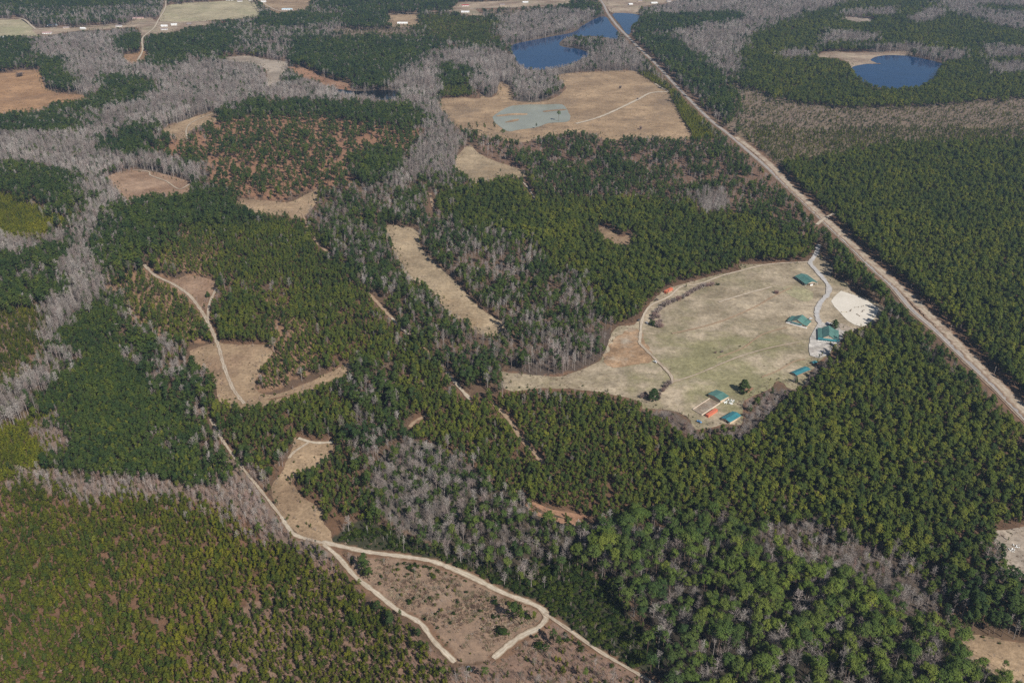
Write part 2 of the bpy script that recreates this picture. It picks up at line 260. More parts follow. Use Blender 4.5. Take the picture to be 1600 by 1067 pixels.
STANDS = [
 ('t', [(-300,-70),(230,-70),(235,3),(180,10),(60,12),(0,8),(-300,8)]),
 ('n', [(-300,8),(60,12),(180,10),(235,2),(258,5),(256,22),(245,26),(200,35),(120,40),(65,45),(35,30),(0,28),(-300,30)]),
 ('t', [(-300,57),(10,57),(45,65),(60,80),(30,95),(0,112),(-300,115)]),
 ('b', [(60,55),(130,47),(200,45),(215,52),(185,60),(180,68),(195,84),(205,95),(250,100),(270,120),(240,125),(165,125),(150,147),(118,147),(108,140),(106,105),(70,92),(60,85),(45,75)]),
 ('t', [(184,60),(200,54),(218,53),(221,75),(205,84),(192,82)]),
 ('t', [(65,88),(100,93),(108,105),(110,140),(92,146),(75,138),(66,125),(62,108)]),
 ('n', [(0,173),(75,163),(160,160),(170,175),(130,195),(70,207),(0,206),(-300,210),(-300,173)]),
 ('t', [(228,52),(260,52),(300,42),(370,46),(385,62),(345,80),(300,88),(260,105),(240,105),(215,97),(232,86),(224,78)]),
 ('n', [(370,40),(400,22),(480,15),(520,25),(530,40),(520,60),(480,60),(455,70),(450,90),(420,90),(400,85),(385,75),(375,60)]),
 ('t', [(395,25),(430,20),(480,20),(520,25),(500,38),(440,42),(400,44)]),
 ('t', [(500,-70),(935,-70),(940,14),(880,16),(850,14),(800,8),(740,8),(700,15),(660,18),(610,22),(605,40),(560,45),(530,38),(520,25),(530,10),(500,8)]),
 ('k', [(520,43),(607,43),(650,40),(655,55),(600,60),(520,60)]),
 ('p', [(655,27),(690,22),(745,25),(782,28),(786,60),(760,74),(700,64),(665,56),(652,46)]),
 ('k', [(757,20),(800,14),(850,14),(840,30),(785,34)]),
 ('t', [(455,68),(480,55),(520,58),(600,56),(640,55),(690,75),(680,88),(640,98),(620,108),(615,132),(560,136),(540,125),(490,108),(460,92)]),
 ('b', [(780,25),(830,18),(880,14),(935,18),(940,28),(905,42),(850,58),(798,72),(786,62)]),
 ('b', [(615,108),(640,98),(690,75),(760,76),(800,85),(830,104),(870,105),(890,112),(885,135),(865,152),(840,158),(802,157),(800,140),(785,128),(775,150),(758,152),(740,140),(690,155),(680,150),(615,145)]),
 ('t', [(690,104),(705,98),(712,120),(725,100),(735,108),(730,130),(690,132)]),
 ('p', [(688,150),(695,132),(735,130),(742,150),(718,155)]),
 ('b', [(615,143),(680,150),(700,185),(712,200),(712,235),(716,265),(690,275),(640,270),(605,292),(580,285),(595,262),(640,240),(650,215),(665,200),(655,170),(620,160)]),
 ('b', [(405,130),(430,125),(500,125),(525,138),(600,136),(625,145),(622,160),(560,160),(515,155),(480,158),(420,148),(400,148)]),
 ('n', [(425,100),(450,100),(500,120),(440,130),(428,128)]),
 ('s', [(250,205),(295,215),(340,180),(370,165),(420,150),(500,158),(560,155),(620,160),(655,170),(665,200),(650,215),(640,240),(605,275),(560,290),(500,295),(470,300),(440,315),(370,305),(330,285),(310,260),(270,245),(240,230),(255,215)]),
 ('t', [(340,172),(400,155),(500,160),(640,160),(660,180),(665,198),(640,200),(560,182),(470,174),(400,178),(345,188)]),
 ('t', [(560,240),(610,230),(630,235),(605,275),(560,295),(550,270)]),
 ('b', [(-300,206),(0,205),(70,207),(130,195),(165,165),(240,140),(250,120),(300,95),(345,95),(410,100),(415,130),(405,148),(370,162),(335,172),(255,198),(215,190),(150,220),(145,228),(180,240),(240,235),(270,247),(300,262),(290,270),(245,266),(210,264),(170,274),(185,298),(165,325),(150,360),(135,385),(160,410),(165,450),(135,470),(105,490),(105,550),(122,548),(100,575),(78,572),(70,520),(58,480),(75,450),(100,430),(95,390),(120,355),(130,335),(125,290),(80,265),(60,250),(0,255),(-300,258)]),
 ('t', [(145,222),(170,207),(215,193),(240,200),(230,215),(235,238),(180,240)]),
 ('b', [(240,245),(270,242),(310,258),(325,275),(300,280),(255,268)]),
 ('t', [(155,120),(190,118),(230,118),(246,142),(210,155),(150,168),(152,150)]),
 ('t', [(72,155),(105,155),(150,150),(155,166),(120,172),(76,168)]),
 ('t', [(-300,180),(0,178),(60,178),(100,180),(125,185),(130,196),(70,205),(10,205),(-300,205)]),
 ('t', [(-300,258),(0,256),(40,253),(80,265),(122,275),(126,310),(110,322),(85,318),(70,295),(40,295),(0,290),(-300,290)]),
 ('y', [(-300,300),(0,296),(40,301),(70,324),(103,350),(82,363),(50,371),(0,373),(-300,375)]),
 ('b', [(-300,376),(0,373),(55,369),(100,355),(110,365),(60,380),(0,392),(-300,398)]),
 ('t', [(-300,398),(0,393),(60,379),(120,370),(97,395),(60,410),(0,430),(-300,440)]),
 ('n', [(-300,440),(0,430),(70,405),(65,424),(0,446),(-300,460)]),
 ('t', [(-300,460),(0,446),(60,425),(100,412),(95,435),(70,455),(55,468),(40,472),(0,482),(-300,490)]),
 ('x', [(-300,490),(0,480),(50,460),(58,480),(68,520),(76,565),(40,562),(25,580),(0,610),(-300,640)]),
 ('b', [(-300,640),(0,608),(25,580),(62,574),(68,592),(42,615),(20,642),(0,668),(-300,700)]),
 ('d', [(105,500),(135,472),(165,450),(172,490),(182,550),(220,580),(270,620),(300,660),(320,700),(348,738),(310,750),(100,748),(85,720),(100,690),(102,640),(75,636),(40,640),(45,617),(70,590),(100,576),(124,550),(105,545)]),
 ('y', [(-300,700),(0,664),(40,640),(75,638),(72,705),(85,720),(95,742),(60,740),(0,752),(-300,752)]),
 ('g', [(70,642),(85,634),(104,640),(101,690),(74,710),(62,690)]),
 ('g', [(222,692),(240,678),(262,690),(240,702)]),
 ('g', [(-300,765),(0,756),(40,735),(90,742),(120,747),(310,750),(348,736),(352,715),(388,722),(416,775),(442,808),(465,830),(505,850),(530,868),(510,880),(485,868),(460,850),(430,845),(400,830),(370,800),(330,782),(290,784),(200,777),(130,787),(110,772),(60,768),(0,762),(-300,772)]),
 ('q', [(-300,770),(0,762),(60,768),(110,772),(130,787),(200,777),(290,784),(330,782),(380,808),(430,845),(460,852),(490,870),(520,890),(560,930),(610,975),(650,1000),(710,1050),(730,1300),(-300,1300)]),
 ('x', [(300,1020),(360,960),(420,930),(470,890),(500,872),(530,890),(570,930),(615,975),(655,1003),(712,1050),(730,1300),(280,1300)]),
 ('t', [(138,386),(150,345),(185,312),(200,312),(240,304),(275,306),(300,301),(330,295),(365,315),(400,332),(390,350),(350,342),(280,352),(290,376),(248,386),(252,412),(215,418),(195,408),(150,402)]),
 ('p', [(280,352),(350,341),(400,331),(470,336),(490,370),(505,402),(525,402),(552,432),(582,470),(604,498),(622,522),(620,560),(590,562),(550,562),(490,578),(495,550),(500,520),(480,500),(440,470),(420,442),(380,450),(345,450),(335,430),(300,428),(288,400)]),
 ('S', [(168,425),(215,417),(260,430),(286,450),(312,485),(326,510),(326,532),(300,537),(270,542),(230,520),(190,480),(172,450)]),
 ('S', [(270,352),(300,352),(330,380),(335,430),(300,430),(250,412),(250,388)]),
 ('p', [(325,478),(345,450),(400,450),(420,470),(425,538),(340,537)]),
 ('S', [(400,452),(440,470),(490,508),(495,552),(490,580),(440,605),(404,615),(402,570),(424,540),(420,480)]),
 ('m', [(175,480),(230,520),(290,545),(330,580),(347,622),(320,662),(298,660),(268,620),(218,580),(180,550)]),
 ('p', [(380,635),(420,624),(470,614),(505,602),(532,590),(542,620),(546,660),(540,692),(500,688),(460,682),(440,712),(430,748),(410,742),(395,702),(347,692),(330,652),(350,625)]),
 ('p', [(455,740),(482,730),(522,706),(548,700),(565,745),(575,805),(520,835),(503,800),(472,772)]),
 ('m', [(530,590),(560,568),(622,560),(650,642),(640,682),(590,692),(562,745),(547,700),(545,660)]),
 ('c', [(580,722),(640,680),(690,690),(742,735),(762,770),(722,792),(692,852),(640,832),(592,802),(580,760)]),
 ('p', [(604,498),(650,530),(700,585),(733,625),(790,612),(840,607),(910,612),(1002,630),(1050,652),(1050,820),(980,812),(880,802),(830,780),(780,760),(740,732),(690,690),(650,682),(645,645),(620,560)]),
 ('P', [(1050,652),(1080,672),(1150,690),(1200,640),(1260,600),(1310,540),(1340,520),(1370,500),(1400,500),(1420,520),(1470,560),(1530,620),(1600,668),(1900,860),(1900,860),(1600,832),(1553,836),(1546,884),(1500,902),(1480,892),(1430,862),(1330,822),(1290,792),(1220,782),(1210,802),(1050,822)]),
 ('m', [(480,345),(520,318),(600,300),(640,288),(700,280),(735,285),(800,330),(850,390),(885,425),(935,440),(955,480),(960,512),(950,525),(945,552),(905,578),(875,588),(796,584),(783,600),(740,625),(700,582),(650,530),(608,492),(553,430),(517,395),(490,370)]),
 ('n', [(795,560),(850,545),(900,520),(955,512),(946,552),(906,578),(875,588),(796,584)]),
 ('P', [(675,300),(732,286),(825,276),(860,300),(930,300),(1000,310),(1100,330),(1200,345),(1268,385),(1262,406),(1160,413),(1150,426),(1080,441),(1042,452),(1012,476),(992,506),(962,508),(952,470),(930,440),(882,420),(850,390),(770,362),(700,340)]),
 ('T', [(740,215),(840,206),(900,196),(980,211),(1080,216),(1140,214),(1205,264),(1290,345),(1280,385),(1268,386),(1200,345),(1100,330),(1000,310),(930,300),(860,300),(825,272),(760,248)]),
 ('b', [(1085,300),(1110,293),(1138,300),(1136,325),(1100,332)]),
 ('t', [(1285,340),(1310,362),(1350,400),(1390,445),(1440,500),(1425,525),(1380,505),(1372,480),(1350,468),(1325,455),(1300,432),(1302,412),(1290,395),(1282,385)]),
 ('k', [(1130,190),(1128,150),(1145,128),(1200,146),(1280,164),(1420,165),(1500,159),(1600,149),(1900,140),(1900,210),(1600,216),(1400,226),(1330,236),(1260,250),(1215,256),(1180,225),(1150,212)]),
 ('y', [(993,112),(1012,108),(1032,126),(1052,141),(1047,147),(1018,129)]), ('y', [(1046,148),(1064,152),(1092,185),(1120,213),(1085,216),(1066,188)]),
 ('j', [(1140,205),(1180,195),(1260,200),(1340,195),(1440,200),(1600,192),(1900,190),(1900,210),(1600,216),(1400,226),(1330,236),(1260,250),(1215,256),(1180,225),(1150,212)]),
 ('P', [(1205,258),(1260,250),(1330,236),(1400,226),(1600,216),(1900,210),(1900,860),(1600,668),(1500,548),(1400,445),(1300,350),(1230,285)]),
 ('P', [(1140,100),(1170,60),(1220,35),(1290,12),(1330,2),(1440,-10),(1500,20),(1560,40),(1620,52),(1900,55),(1900,145),(1600,149),(1500,159),(1420,165),(1280,164),(1200,146),(1145,128)]),
 ('b', [(1290,48),(1365,52),(1360,64),(1300,64),(1280,80),(1272,84),(1285,62)]),
 ('b', [(1350,70),(1440,68),(1445,80),(1400,82),(1360,82)]),
 ('b', [(1430,75),(1500,78),(1505,92),(1470,95),(1450,90)]),
 ('b', [(1540,70),(1600,72),(1640,80),(1600,88),(1545,90)]), ('b', [(1550,100),(1590,95),(1640,105),(1560,116)]),
 ('b', [(1215,82),(1260,78),(1270,88),(1225,90)]), ('b', [(1310,18),(1400,12),(1395,24),(1320,26)]), ('b', [(1420,30),(1460,10),(1470,22),(1440,35)]),
 ('b', [(985,-70),(1330,-70),(1330,0),(1280,12),(1220,32),(1190,42),(1160,58),(1140,50),(1130,30),(1090,25),(1010,20),(1000,8)]),
 ('b', [(1055,50),(1090,38),(1150,35),(1158,55),(1165,65),(1145,80),(1155,112),(1112,107),(1100,85),(1060,66)]),
 ('b', [(1440,-70),(1900,-70),(1900,50),(1620,50),(1540,32),(1480,16)]),
 ('P', [(1530,6),(1600,10),(1640,14),(1600,20),(1540,16)]),
 ('t', [(985,30),(1010,22),(1100,22),(1158,17),(1162,30),(1100,38),(1050,48),(990,48)]),
 ('t', [(985,50),(1060,66),(1098,86),(1112,110),(1150,150),(1146,186),(1132,182),(1100,155),(1060,112),(1030,87),(1000,66)]),
 ('b', [(868,112),(890,72),(960,60),(985,66),(1012,92),(1012,108),(990,112),(925,113)]),
 ('n', [(875,70),(882,58),(915,53),(945,57),(940,75),(925,86),(905,78)]),
 ('r', [(880,822),(920,812),(1050,822),(1210,802),(1185,830),(1225,872),(1300,882),(1390,902),(1402,952),(1450,980),(1500,1002),(1560,1042),(1610,1075),(1900,1300),(1040,1300),(1000,1062),(1060,1012),(1022,982),(992,922),(900,882),(870,852)]),
 ('h', [(1218,782),(1290,800),(1340,830),(1422,852),(1462,912),(1466,962),(1402,966),(1390,902),(1300,882),(1240,876),(1184,830),(1212,802)]),
 ('t', [(1460,905),(1500,902),(1546,886),(1600,902),(1900,955),(1900,1045),(1600,1007),(1550,997),(1500,988),(1465,962)]),
 ('u', [(742,737),(780,760),(830,780),(882,802),(880,852),(902,882),(780,882),(692,852),(722,792)]),
 ('e', [(515,838),(570,812),(620,832),(700,862),(780,882),(850,882),(902,882),(962,922),(985,962),(1030,992),(1062,1012),(1002,1062),(1060,1110),(1020,1075),(900,988),(872,962),(850,945),(785,921),(733,896),(640,869),(560,856),(510,848)]),
 ('K', [(540,862),(577,867),(646,876),(681,882),(733,904),(785,930),(830,947),(848,964),(815,992),(771,1026),(712,1036),(680,1000),(657,972),(622,952),(587,924),(556,898)]),
 ('G', [(705,1045),(771,1030),(815,998),(850,970),(900,990),(1005,1062),(1060,1300),(690,1300)]),
 ('H', [(1000,640),(1045,640),(1085,668),(1095,690),(1060,672),(1030,650)]),
 ('H', [(1158,668),(1172,640),(1200,616),(1228,606),(1262,586),(1280,564),(1298,556),(1290,575),(1262,600),(1215,638),(1190,664),(1160,686),(1120,684)]),
 ('g', [(1385,488),(1372,500),(1350,512),(1340,522),(1362,500)]),
]
for c, p in STANDS: paint(c, p)
fixed = np.full_like(cover, -1)           # small groves that keep their exact outline
for c, p in STANDS:
    a_ = np.array(p); 
    if c == 'H' or (np.ptp(a_[:, 0]) < 80 and np.ptp(a_[:, 1]) < 75 and len(p) <= 8 and c in 'tbypn' and a_[:, 0].min() > 150): paint(CI[c], p, fixed)
stand = cover.copy()
fieldmap = np.zeros_like(cover)          # 1 rough field, 2 kept lawn

# open ground: (name, style, outline as seen)
OPEN = [
 ('meadow', 'orange', [(-300,120),(0,115),(20,111),(45,110),(62,111),(66,125),(72,138),(92,146),(118,148),(147,150),(120,155),(80,160),(72,168),(40,172),(0,174),(-300,176)]),
 ('field', 'pale', [(-300,31),(0,31),(34,31),(53,44),(62,50),(60,57),(0,57),(-300,60)]),
 ('field', 'pale', [(262,9),(333,3),(392,2),(407,24),(347,31),(267,35),(250,34)]),
 ('field', 'tan', [(398,-10),(490,-12),(480,12),(434,21),(412,9)]),
 ('clearing', 'brown', [(206,33),(235,28),(250,34),(330,34),(332,38),(300,42),(262,52),(236,54),(222,56),(215,44),(195,42)]),
 ('clearing', 'brown', [(52,45),(100,44),(150,42),(200,39),(198,43),(150,47),(110,50),(66,57),(55,52)]),
 ('clearing', 'orange', [(192,87),(216,83),(222,72),(226,78),(232,86),(213,96),(200,95)]),
 ('clearing', 'greysand', [(343,92),(371,88),(392,88),(416,93),(448,99),(434,128),(418,130),(414,104),(380,95)]),
 ('clearing', 'red', [(448,104),(486,110),(504,121),(550,133),(548,139),(500,128),(470,116)]),
 ('field', 'tan', [(255,202),(290,188),(333,175),(341,184),(302,198),(293,208),(291,218),(267,209)]),
 ('meadow', 'rust', [(170,276),(208,266),(243,269),(298,286),(295,300),(277,303),(243,301),(222,305),(198,309),(187,298)]),
 ('clearing', 'tan', [(364,311),(409,313),(451,316),(482,302),(499,295),(489,319),(468,337),(440,332),(399,330)]),
 ('meadow', 'gold', [(686,156),(719,153),(752,153),(738,133),(758,152),(775,149),(782,129),(802,142),(803,157),(837,160),(867,153),(886,135),(872,118),(924,113),(993,112),(1017,128),(1045,146),(1066,187),(1078,205),(1082,215),(1045,214),(986,211),(951,217),(934,209),(913,203),(880,205),(837,213),(816,218),(768,212),(719,197),(705,187),(691,170)]),
 ('field', 'mown', [(712,248),(733,227),(747,239),(768,250),(789,257),(823,269),(795,274),(768,277),(743,282),(726,270),(714,264)]),
 ('field', 'mown', [(603,353),(653,360),(657,383),(674,405),(709,437),(733,464),(761,489),(790,508),(775,517),(747,514),(723,494),(702,486),(678,452),(639,427),(626,410),(613,382)]),
 ('clearing', 'tan', [(934,357),(952,357),(969,371),(990,364),(983,378),(1007,383),(976,383),(948,374)]),
 ('lawn', 'lawn', [(783,579),(796,583),(837,586),(875,588),(906,579),(934,565),(945,551),(955,523),(965,510),(990,508),(1002,494),(1017,473),(1042,452),(1075,442),(1119,430),(1157,423),(1155,413),(1189,413),(1261,408),(1272,403),(1278,384),(1284,402),(1302,416),(1300,434),(1324,442),(1330,455),(1365,470),(1384,482),(1378,490),(1368,502),(1345,512),(1325,518),(1315,530),(1302,540),(1298,553),(1278,566),(1262,588),(1258,602),(1237,609),(1216,595),(1199,609),(1164,626),(1160,652),(1156,664),(1137,662),(1088,671),(1079,656),(1045,640),(1003,639),(998,627),(934,612),(906,609),(858,607),(837,607),(802,612),(787,608)]),
 ('clearing', 'rust', [(267,440),(298,431),(333,438),(340,451),(322,476),(302,468),(284,451)]),
 ('meadow', 'tan', [(296,549),(333,537),(374,539),(423,539),(421,551),(404,575),(399,607),(423,617),(451,610),(485,596),(520,579),(550,565),(548,577),(503,600),(461,615),(416,625),(388,632),(374,628),(347,624),(333,586),(319,572),(305,558)]),
 ('clearing', 'tan', [(462,683),(478,688),(520,693),(520,704),(485,729),(458,737),(451,749),(478,780),(506,798),(503,811),(520,838),(500,844),(468,827),(444,801),(423,763),(430,752),(451,715)]),
 ('clearing', 'greysand', [(1552,832),(1600,822),(1900,770),(1900,960),(1600,897),(1575,880),(1565,850)]),
 ('field', 'tan', [(1500,1000),(1512,990),(1550,995),(1600,1005),(1900,1045),(1900,1150),(1600,1062),(1560,1042),(1520,1022)]),
 ('lake_shore', 'brown', [(1272,88),(1295,81),(1330,83),(1380,82),(1420,81),(1425,87),(1400,90),(1380,98),(1372,103),(1350,105),(1332,109),(1326,99),(1310,92),(1285,90)]),
 ('clearing', 'greysand', [(1310,27),(1340,28),(1366,31),(1360,34),(1330,33)]),
 ('clearing', 'brown', [(944,-4),(1070,-6),(1042,5),(1003,11),(998,22),(962,22),(950,14)]),
 ('field', 'tan', [(608,25),(655,24),(652,38),(612,39)]),
 ('clearing', 'brown', [(706,17),(720,4),(760,3),(900,-4),(880,6),(800,12),(745,14),(758,25),(735,24)]),
 ('clearing', 'red', [(812,772),(832,784),(862,796),(895,802),(925,806),(900,812),(868,806),(838,794)]),
]
WATER = [
 ('pond', 'milky', [(786,172),(800,166),(827,164),(852,164),(878,164),(887,174),(891,184),(886,191),(858,193),(837,200),(813,203),(795,206),(782,199),(772,190),(771,182)]),
 ('lake', 'blue', [(798,72),(850,60),(895,51),(910,41),(932,29),(946,27),(955,38),(966,51),(964,62),(940,58),(915,57),(884,60),(875,72),(907,78),(925,86),(910,92),(890,102),(862,108),(830,110),(812,103),(803,88)]),
 ('lake', 'blue', [(957,23),(972,21),(997,24),(1002,33),(987,40),(986,50),(980,54),(968,38)]),
 ('pond', 'blue', [(1330,107),(1350,101),(1370,100),(1360,94),(1375,88),(1400,87),(1425,89),(1450,94),(1477,101),(1466,109),(1460,122),(1440,136),(1400,140),(1360,134),(1338,120)]),
 ('swamp_pool', 'black', [(524,140),(560,143),(595,141),(622,144),(620,154),(596,157),(570,150),(530,146)]),
]
for nme, s, p in OPEN: paint('o', p); paint(2 if s in ('lawn', 'pale', 'mown') else 1, p, fieldmap)
for nme, s, p in WATER: paint('w', p); paint(0, p, fieldmap)
# sandy bald spots in the young stand
for (cx, cy, r) in [(42,918,9),(172,878,6),(5,1025,10),(130,1055,9),(245,1045,9),(420,1000,10),(427,1048,8),(148,970,5),(265,1030,5),(322,868,5),(310,895,5),(395,940,6),(460,1020,6)]:
    paint('K', [(cx + r * math.cos(a), cy + r * 0.9 * math.sin(a)) for a in np.linspace(0, 6.28, 9)[:-1]])
CO = CI['o']
openm = (cover == CO)

# tracks: name, style, width in metres, traced centre line, cleared width
TRACKS = [
 ('dirt_track', 'rut', 4.5, [(225,414),(243,431),(270,444),(295,461),(312,482),(326,506),(340,537),(350,572),(364,607),(382,631)], 7),
 ('dirt_track', 'rut', 3.2, [(338,451),(327,476),(325,500)], 5),
 ('dirt_track', 'sand', 4.0, [(466,685),(492,692),(521,691)], 7),
 ('dirt_track', 'rut', 3.0, [(482,692),(460,706),(452,716)], 5),
 ('dirt_track', 'rut', 3.4, [(329,655),(338,670),(349,690)], 2.0),
 ('dirt_track', 'rut', 2.8, [(349,690),(374,725),(400,757),(422,785),(440,808)], 2.6),
 ('dirt_track', 'sand', 3.6, [(440,808),(450,824),(461,836),(475,841)], 3),
 ('dirt_track', 'rut', 3.4, [(475,841),(490,845),(506,849)], 0),
 ('dirt_track', 'sand', 4.8, [(503,847),(525,852),(577,863),(646,872),(681,879),(733,900),(785,926),(830,943),(848,953),(854,965),(841,981),(813,995),(789,1013),(771,1029)], 9),
 ('dirt_track', 'sand', 4.0, [(506,851),(528,870),(556,902),(587,926),(622,954),(657,974),(678,1002),(711,1035)], 8),
 ('dirt_track', 'rut', 3.0, [(850,958),(890,985),(940,1020),(1020,1067),(1080,1110)], 5),
 ('firebreak', 'brown', 3.2, [(472,333),(477,345),(481,357)], 4), ('firebreak', 'brown', 3.4, [(481,357),(490,372)], 0), ('firebreak', 'brown', 4.0, [(490,372),(500,385),(519,399)], 4), ('firebreak', 'brown', 3.0, [(519,399),(536,414),(553,430)], 0),
 ('firebreak', 'brown', 3.4, [(553,430),(566,446),(578,461)], 0), ('firebreak', 'brown', 4.4, [(578,461),(594,478),(612,497)], 5), ('firebreak', 'sand', 2.8, [(612,497),(626,513),(640,523)], 3), ('firebreak', 'brown', 3.0, [(640,523),(670,552),(698,582)], 0), ('firebreak', 'sand', 4.2, [(698,582),(719,607),(735,625)], 7),
 ('firebreak', 'brown', 4.0, [(640,668),(650,658),(667,650)], 8),
 ('firebreak', 'brown', 5.0, [(770,630),(794,655),(812,682),(834,707),(850,725)], 3.5),
 ('dirt_track', 'sand', 3.0, [(816,283),(828,298),(836,312)], 7),
 ('dirt_track', 'brown', 4.5, [(672,303),(675,318),(679,330)], 8),
 ('dirt_track', 'sand', 7.0, [(900,194),(941,182),(993,158),(1017,146),(1047,144)], 8),
 ('dirt_track', 'sand', 5.5, [(1023,131),(1034,138),(1046,144)], 6),
 ('dirt_track', 'rut', 3.5, [(336,177),(312,186),(296,195),(291,205),(293,219)], 5),
 ('dirt_track', 'rut', 3.0, [(208,266),(232,269),(236,275),(260,284),(280,296),(298,287)], 4),
 ('dirt_track', 'sand', 5.0, [(259,2),(259,9),(256,18),(248,31),(240,45),(223,60),(223,79),(215,95)], 9),
 ('dirt_track', 'sand', 7.0, [(-100,31),(0,30),(34,30),(52,43),(60,46),(100,43),(150,41),(190,38),(234,37),(289,36),(325,33)], 12),
 ('dirt_track', 'sand', 5.0, [(400,-4),(409,3),(418,10),(434,17),(452,20)], 8),
 ('dirt_track', 'sand', 7.0, [(607,23),(665,20),(720,16),(760,13),(850,11),(900,3),(940,0)], 12),
 ('dirt_track', 'sand', 3.6, [(1100,442),(1085,446),(1064,449),(1047,463),(1031,471),(1017,478),(1007,491),(1002,508),(1001,521),(999,537)], 7),
 ('dirt_track', 'rut', 3.4, [(999,537),(1024,562),(1048,587),(1050,600)], 5),
 ('dirt_track', 'sand', 3.2, [(1123,473),(1165,460),(1206,449)], 4),
 ('dirt_track', 'sand', 3.0, [(1100,442),(1130,431),(1157,424),(1200,414),(1262,410)], 5),
 ('gravel_drive', 'gravel', 6.0, [(1279,383),(1276,395),(1270,405),(1266,412),(1277,425),(1287,437),(1295,449),(1293,461),(1283,472),(1277,485),(1277,496),(1282,508)], 9),
 ('field_ditch', 'brown', 2.0, [(1050,522),(1095,512),(1137,499),(1180,480),(1210,463),(1237,450)], 0), ('field_ditch', 'brown', 1.6, [(1190,590),(1215,580),(1240,566),(1258,562)], 0), ('field_ditch', 'rut', 2.0, [(1050,598),(1090,585),(1150,560),(1200,545),(1250,535)], 0), ('field_ditch', 'brown', 1.6, [(1120,560),(1160,545),(1190,524),(1230,512)], 0),
 ('dirt_track', 'sand', 3.0, [(1285,402),(1296,404),(1312,400)], 4),
 ('road_shoulder', 'shoulder', 13.0, [(1150,215),(1180,238),(1206,261),(1233,290),(1260,315),(1285,339),(1310,362),(1335,386),(1375,423),(1410,453),(1441,483),(1473,514),(1501,543),(1531,573),(1561,602),(1598,640),(1660,702),(1760,800)], 25),
 ('dirt_track', 'sand', 5.0, [(1276,352),(1290,341),(1305,334)], 8),
]
HIGHWAY = [(915,-30),(940,3),(950,22),(966,43),(983,60),(1003,80),(1024,100),(1052,130),(1082,161),(1112,190),(1139,211),(1170,238),(1198,262),(1222,285),(1250,311),(1274,334),(1299,358),(1330,387),(1363,420),(1393,447),(1424,484),(1456,512),(1486,541),(1517,571),(1548,600),(1585,638),(1645,700),(1745,798)]
def ribbon_poly(cl, half):
    d = np.gradient(cl, axis=0); d /= np.linalg.norm(d, axis=1)[:, None] + 1e-9; nrm = np.stack([-d[:, 1], d[:, 0]], 1)
    return cl + nrm * half, cl - nrm * half
lines = []
for nme, s, wd, pts, clr in TRACKS:
    cl = smooth_line(pts, False, 4.0); lines.append(cl)
    a, b = ribbon_poly(cl, clr / 2); P = np.concatenate([a, b[::-1]]); qx, qy, _ = project(P[:, 0], P[:, 1]); paint('o', list(zip(qx, qy))) if clr else None; paint(0, list(zip(qx, qy)), fieldmap)
hw = smooth_line(HIGHWAY, False, 8.0)
a, b = ribbon_poly(hw, 8.0); P = np.concatenate([a, b[::-1]]); qx, qy, _ = project(P[:, 0], P[:, 1]); paint('o', list(zip(qx, qy))); paint(0, list(zip(qx, qy)), fieldmap)

# ------------------------------------------------------------------ ground sheet
GC = {'o': (.19,.115,.072), 'm': (.13,.085,.055), 't': (.12,.08,.05), 'p': (.15,.088,.052), 'P': (.13,.08,.05), 'y': (.14,.10,.055), 'd': (.08,.06,.04), 'q': (.17,.098,.06),
      'x': (.21,.135,.095), 's': (.27,.15,.09), 'S': (.27,.165,.10), 'b': (.10,.08,.062), 'n': (.10,.075,.058), 'g': (.2,.145,.11), 'h': (.11,.085,.065), 'r': (.045,.038,.028),  # floor under round pines darkened: gap shade between crowns put into its colour
      'u': (.08,.065,.045), 'c': (.13,.11,.09), 'e': (.05,.05,.028), 'k': (.2,.15,.108), 'K': (.26,.18,.125), 'G': (.22,.145,.105), 'T': (.17,.105,.07), 'j': (.19,.145,.095), 'w': (.12,.09,.06), 'H': (.13,.1,.075)}
def cover_at(px, py, cover=cover):
    ix = np.clip(((px - RX0) / RSTEP).astype(int), 0, RW - 1); iy = np.clip(((py - RY0) / RSTEP).astype(int), 0, RH - 1)
    return cover[iy, ix]
ys = np.concatenate([[-225, -210, -190, -160, -120, -95], np.arange(-70, 1300, 4.0), [1400, 1700, 2300]])
xs = np.concatenate([[-2600, -1500, -700], np.arange(-300, 1900, 4.0), [2300, 3100, 4200]])
PX, PY = np.meshgrid(xs, ys); GX, GY = ground_np(PX, PY)
nv = PX.size; verts = np.zeros((nv, 3)); verts[:, 0] = GX.ravel(); verts[:, 1] = GY.ravel()
nr, nc = PX.shape; idx = np.arange(nv).reshape(nr, nc)
quads = np.stack([idx[1:, :-1], idx[1:, 1:], idx[:-1, 1:], idx[:-1, :-1]], -1).reshape(-1, 4)
me = bpy.data.meshes.new('ground'); me.vertices.add(nv); me.vertices.foreach_set('co', verts.ravel())
me.loops.add(quads.size); me.loops.foreach_set('vertex_index', quads.ravel().astype(np.int32))
me.polygons.add(len(quads)); me.polygons.foreach_set('loop_start', np.arange(0, quads.size, 4, dtype=np.int32)); me.update(calc_edges=True)
tab = np.array([GC[c] for c in CODES]); wob = (noise2(GX, GY, 25, 1) - .5) * 14
cc = tab[cover_at(PX + wob, PY + (noise2(GX, GY, 25, 2) - .5) * 10)].reshape(-1, 3)
att = me.color_attributes.new('soil_and_shade', 'FLOAT_COLOR', 'POINT'); att.data.foreach_set('color', np.concatenate([cc, np.ones((nv, 1))], 1).ravel())
m, n, b = new_mat('forest_floor'); p = geo_pos(n); at = nd(n, 'ShaderNodeVertexColor', layer_name='soil_and_shade')
sandf = ramp(n, noise_node(n, p, 0.022, 5), [(0.60, (0, 0, 0)), (0.74, (1, 1, 1))])
col = mixc(n, math_n(n, 'MULTIPLY', sandf, 0.55), at.outputs[0], mixc(n, 1.0, at.outputs[0], (1.55, 1.75, 1.95), 'MULTIPLY'))
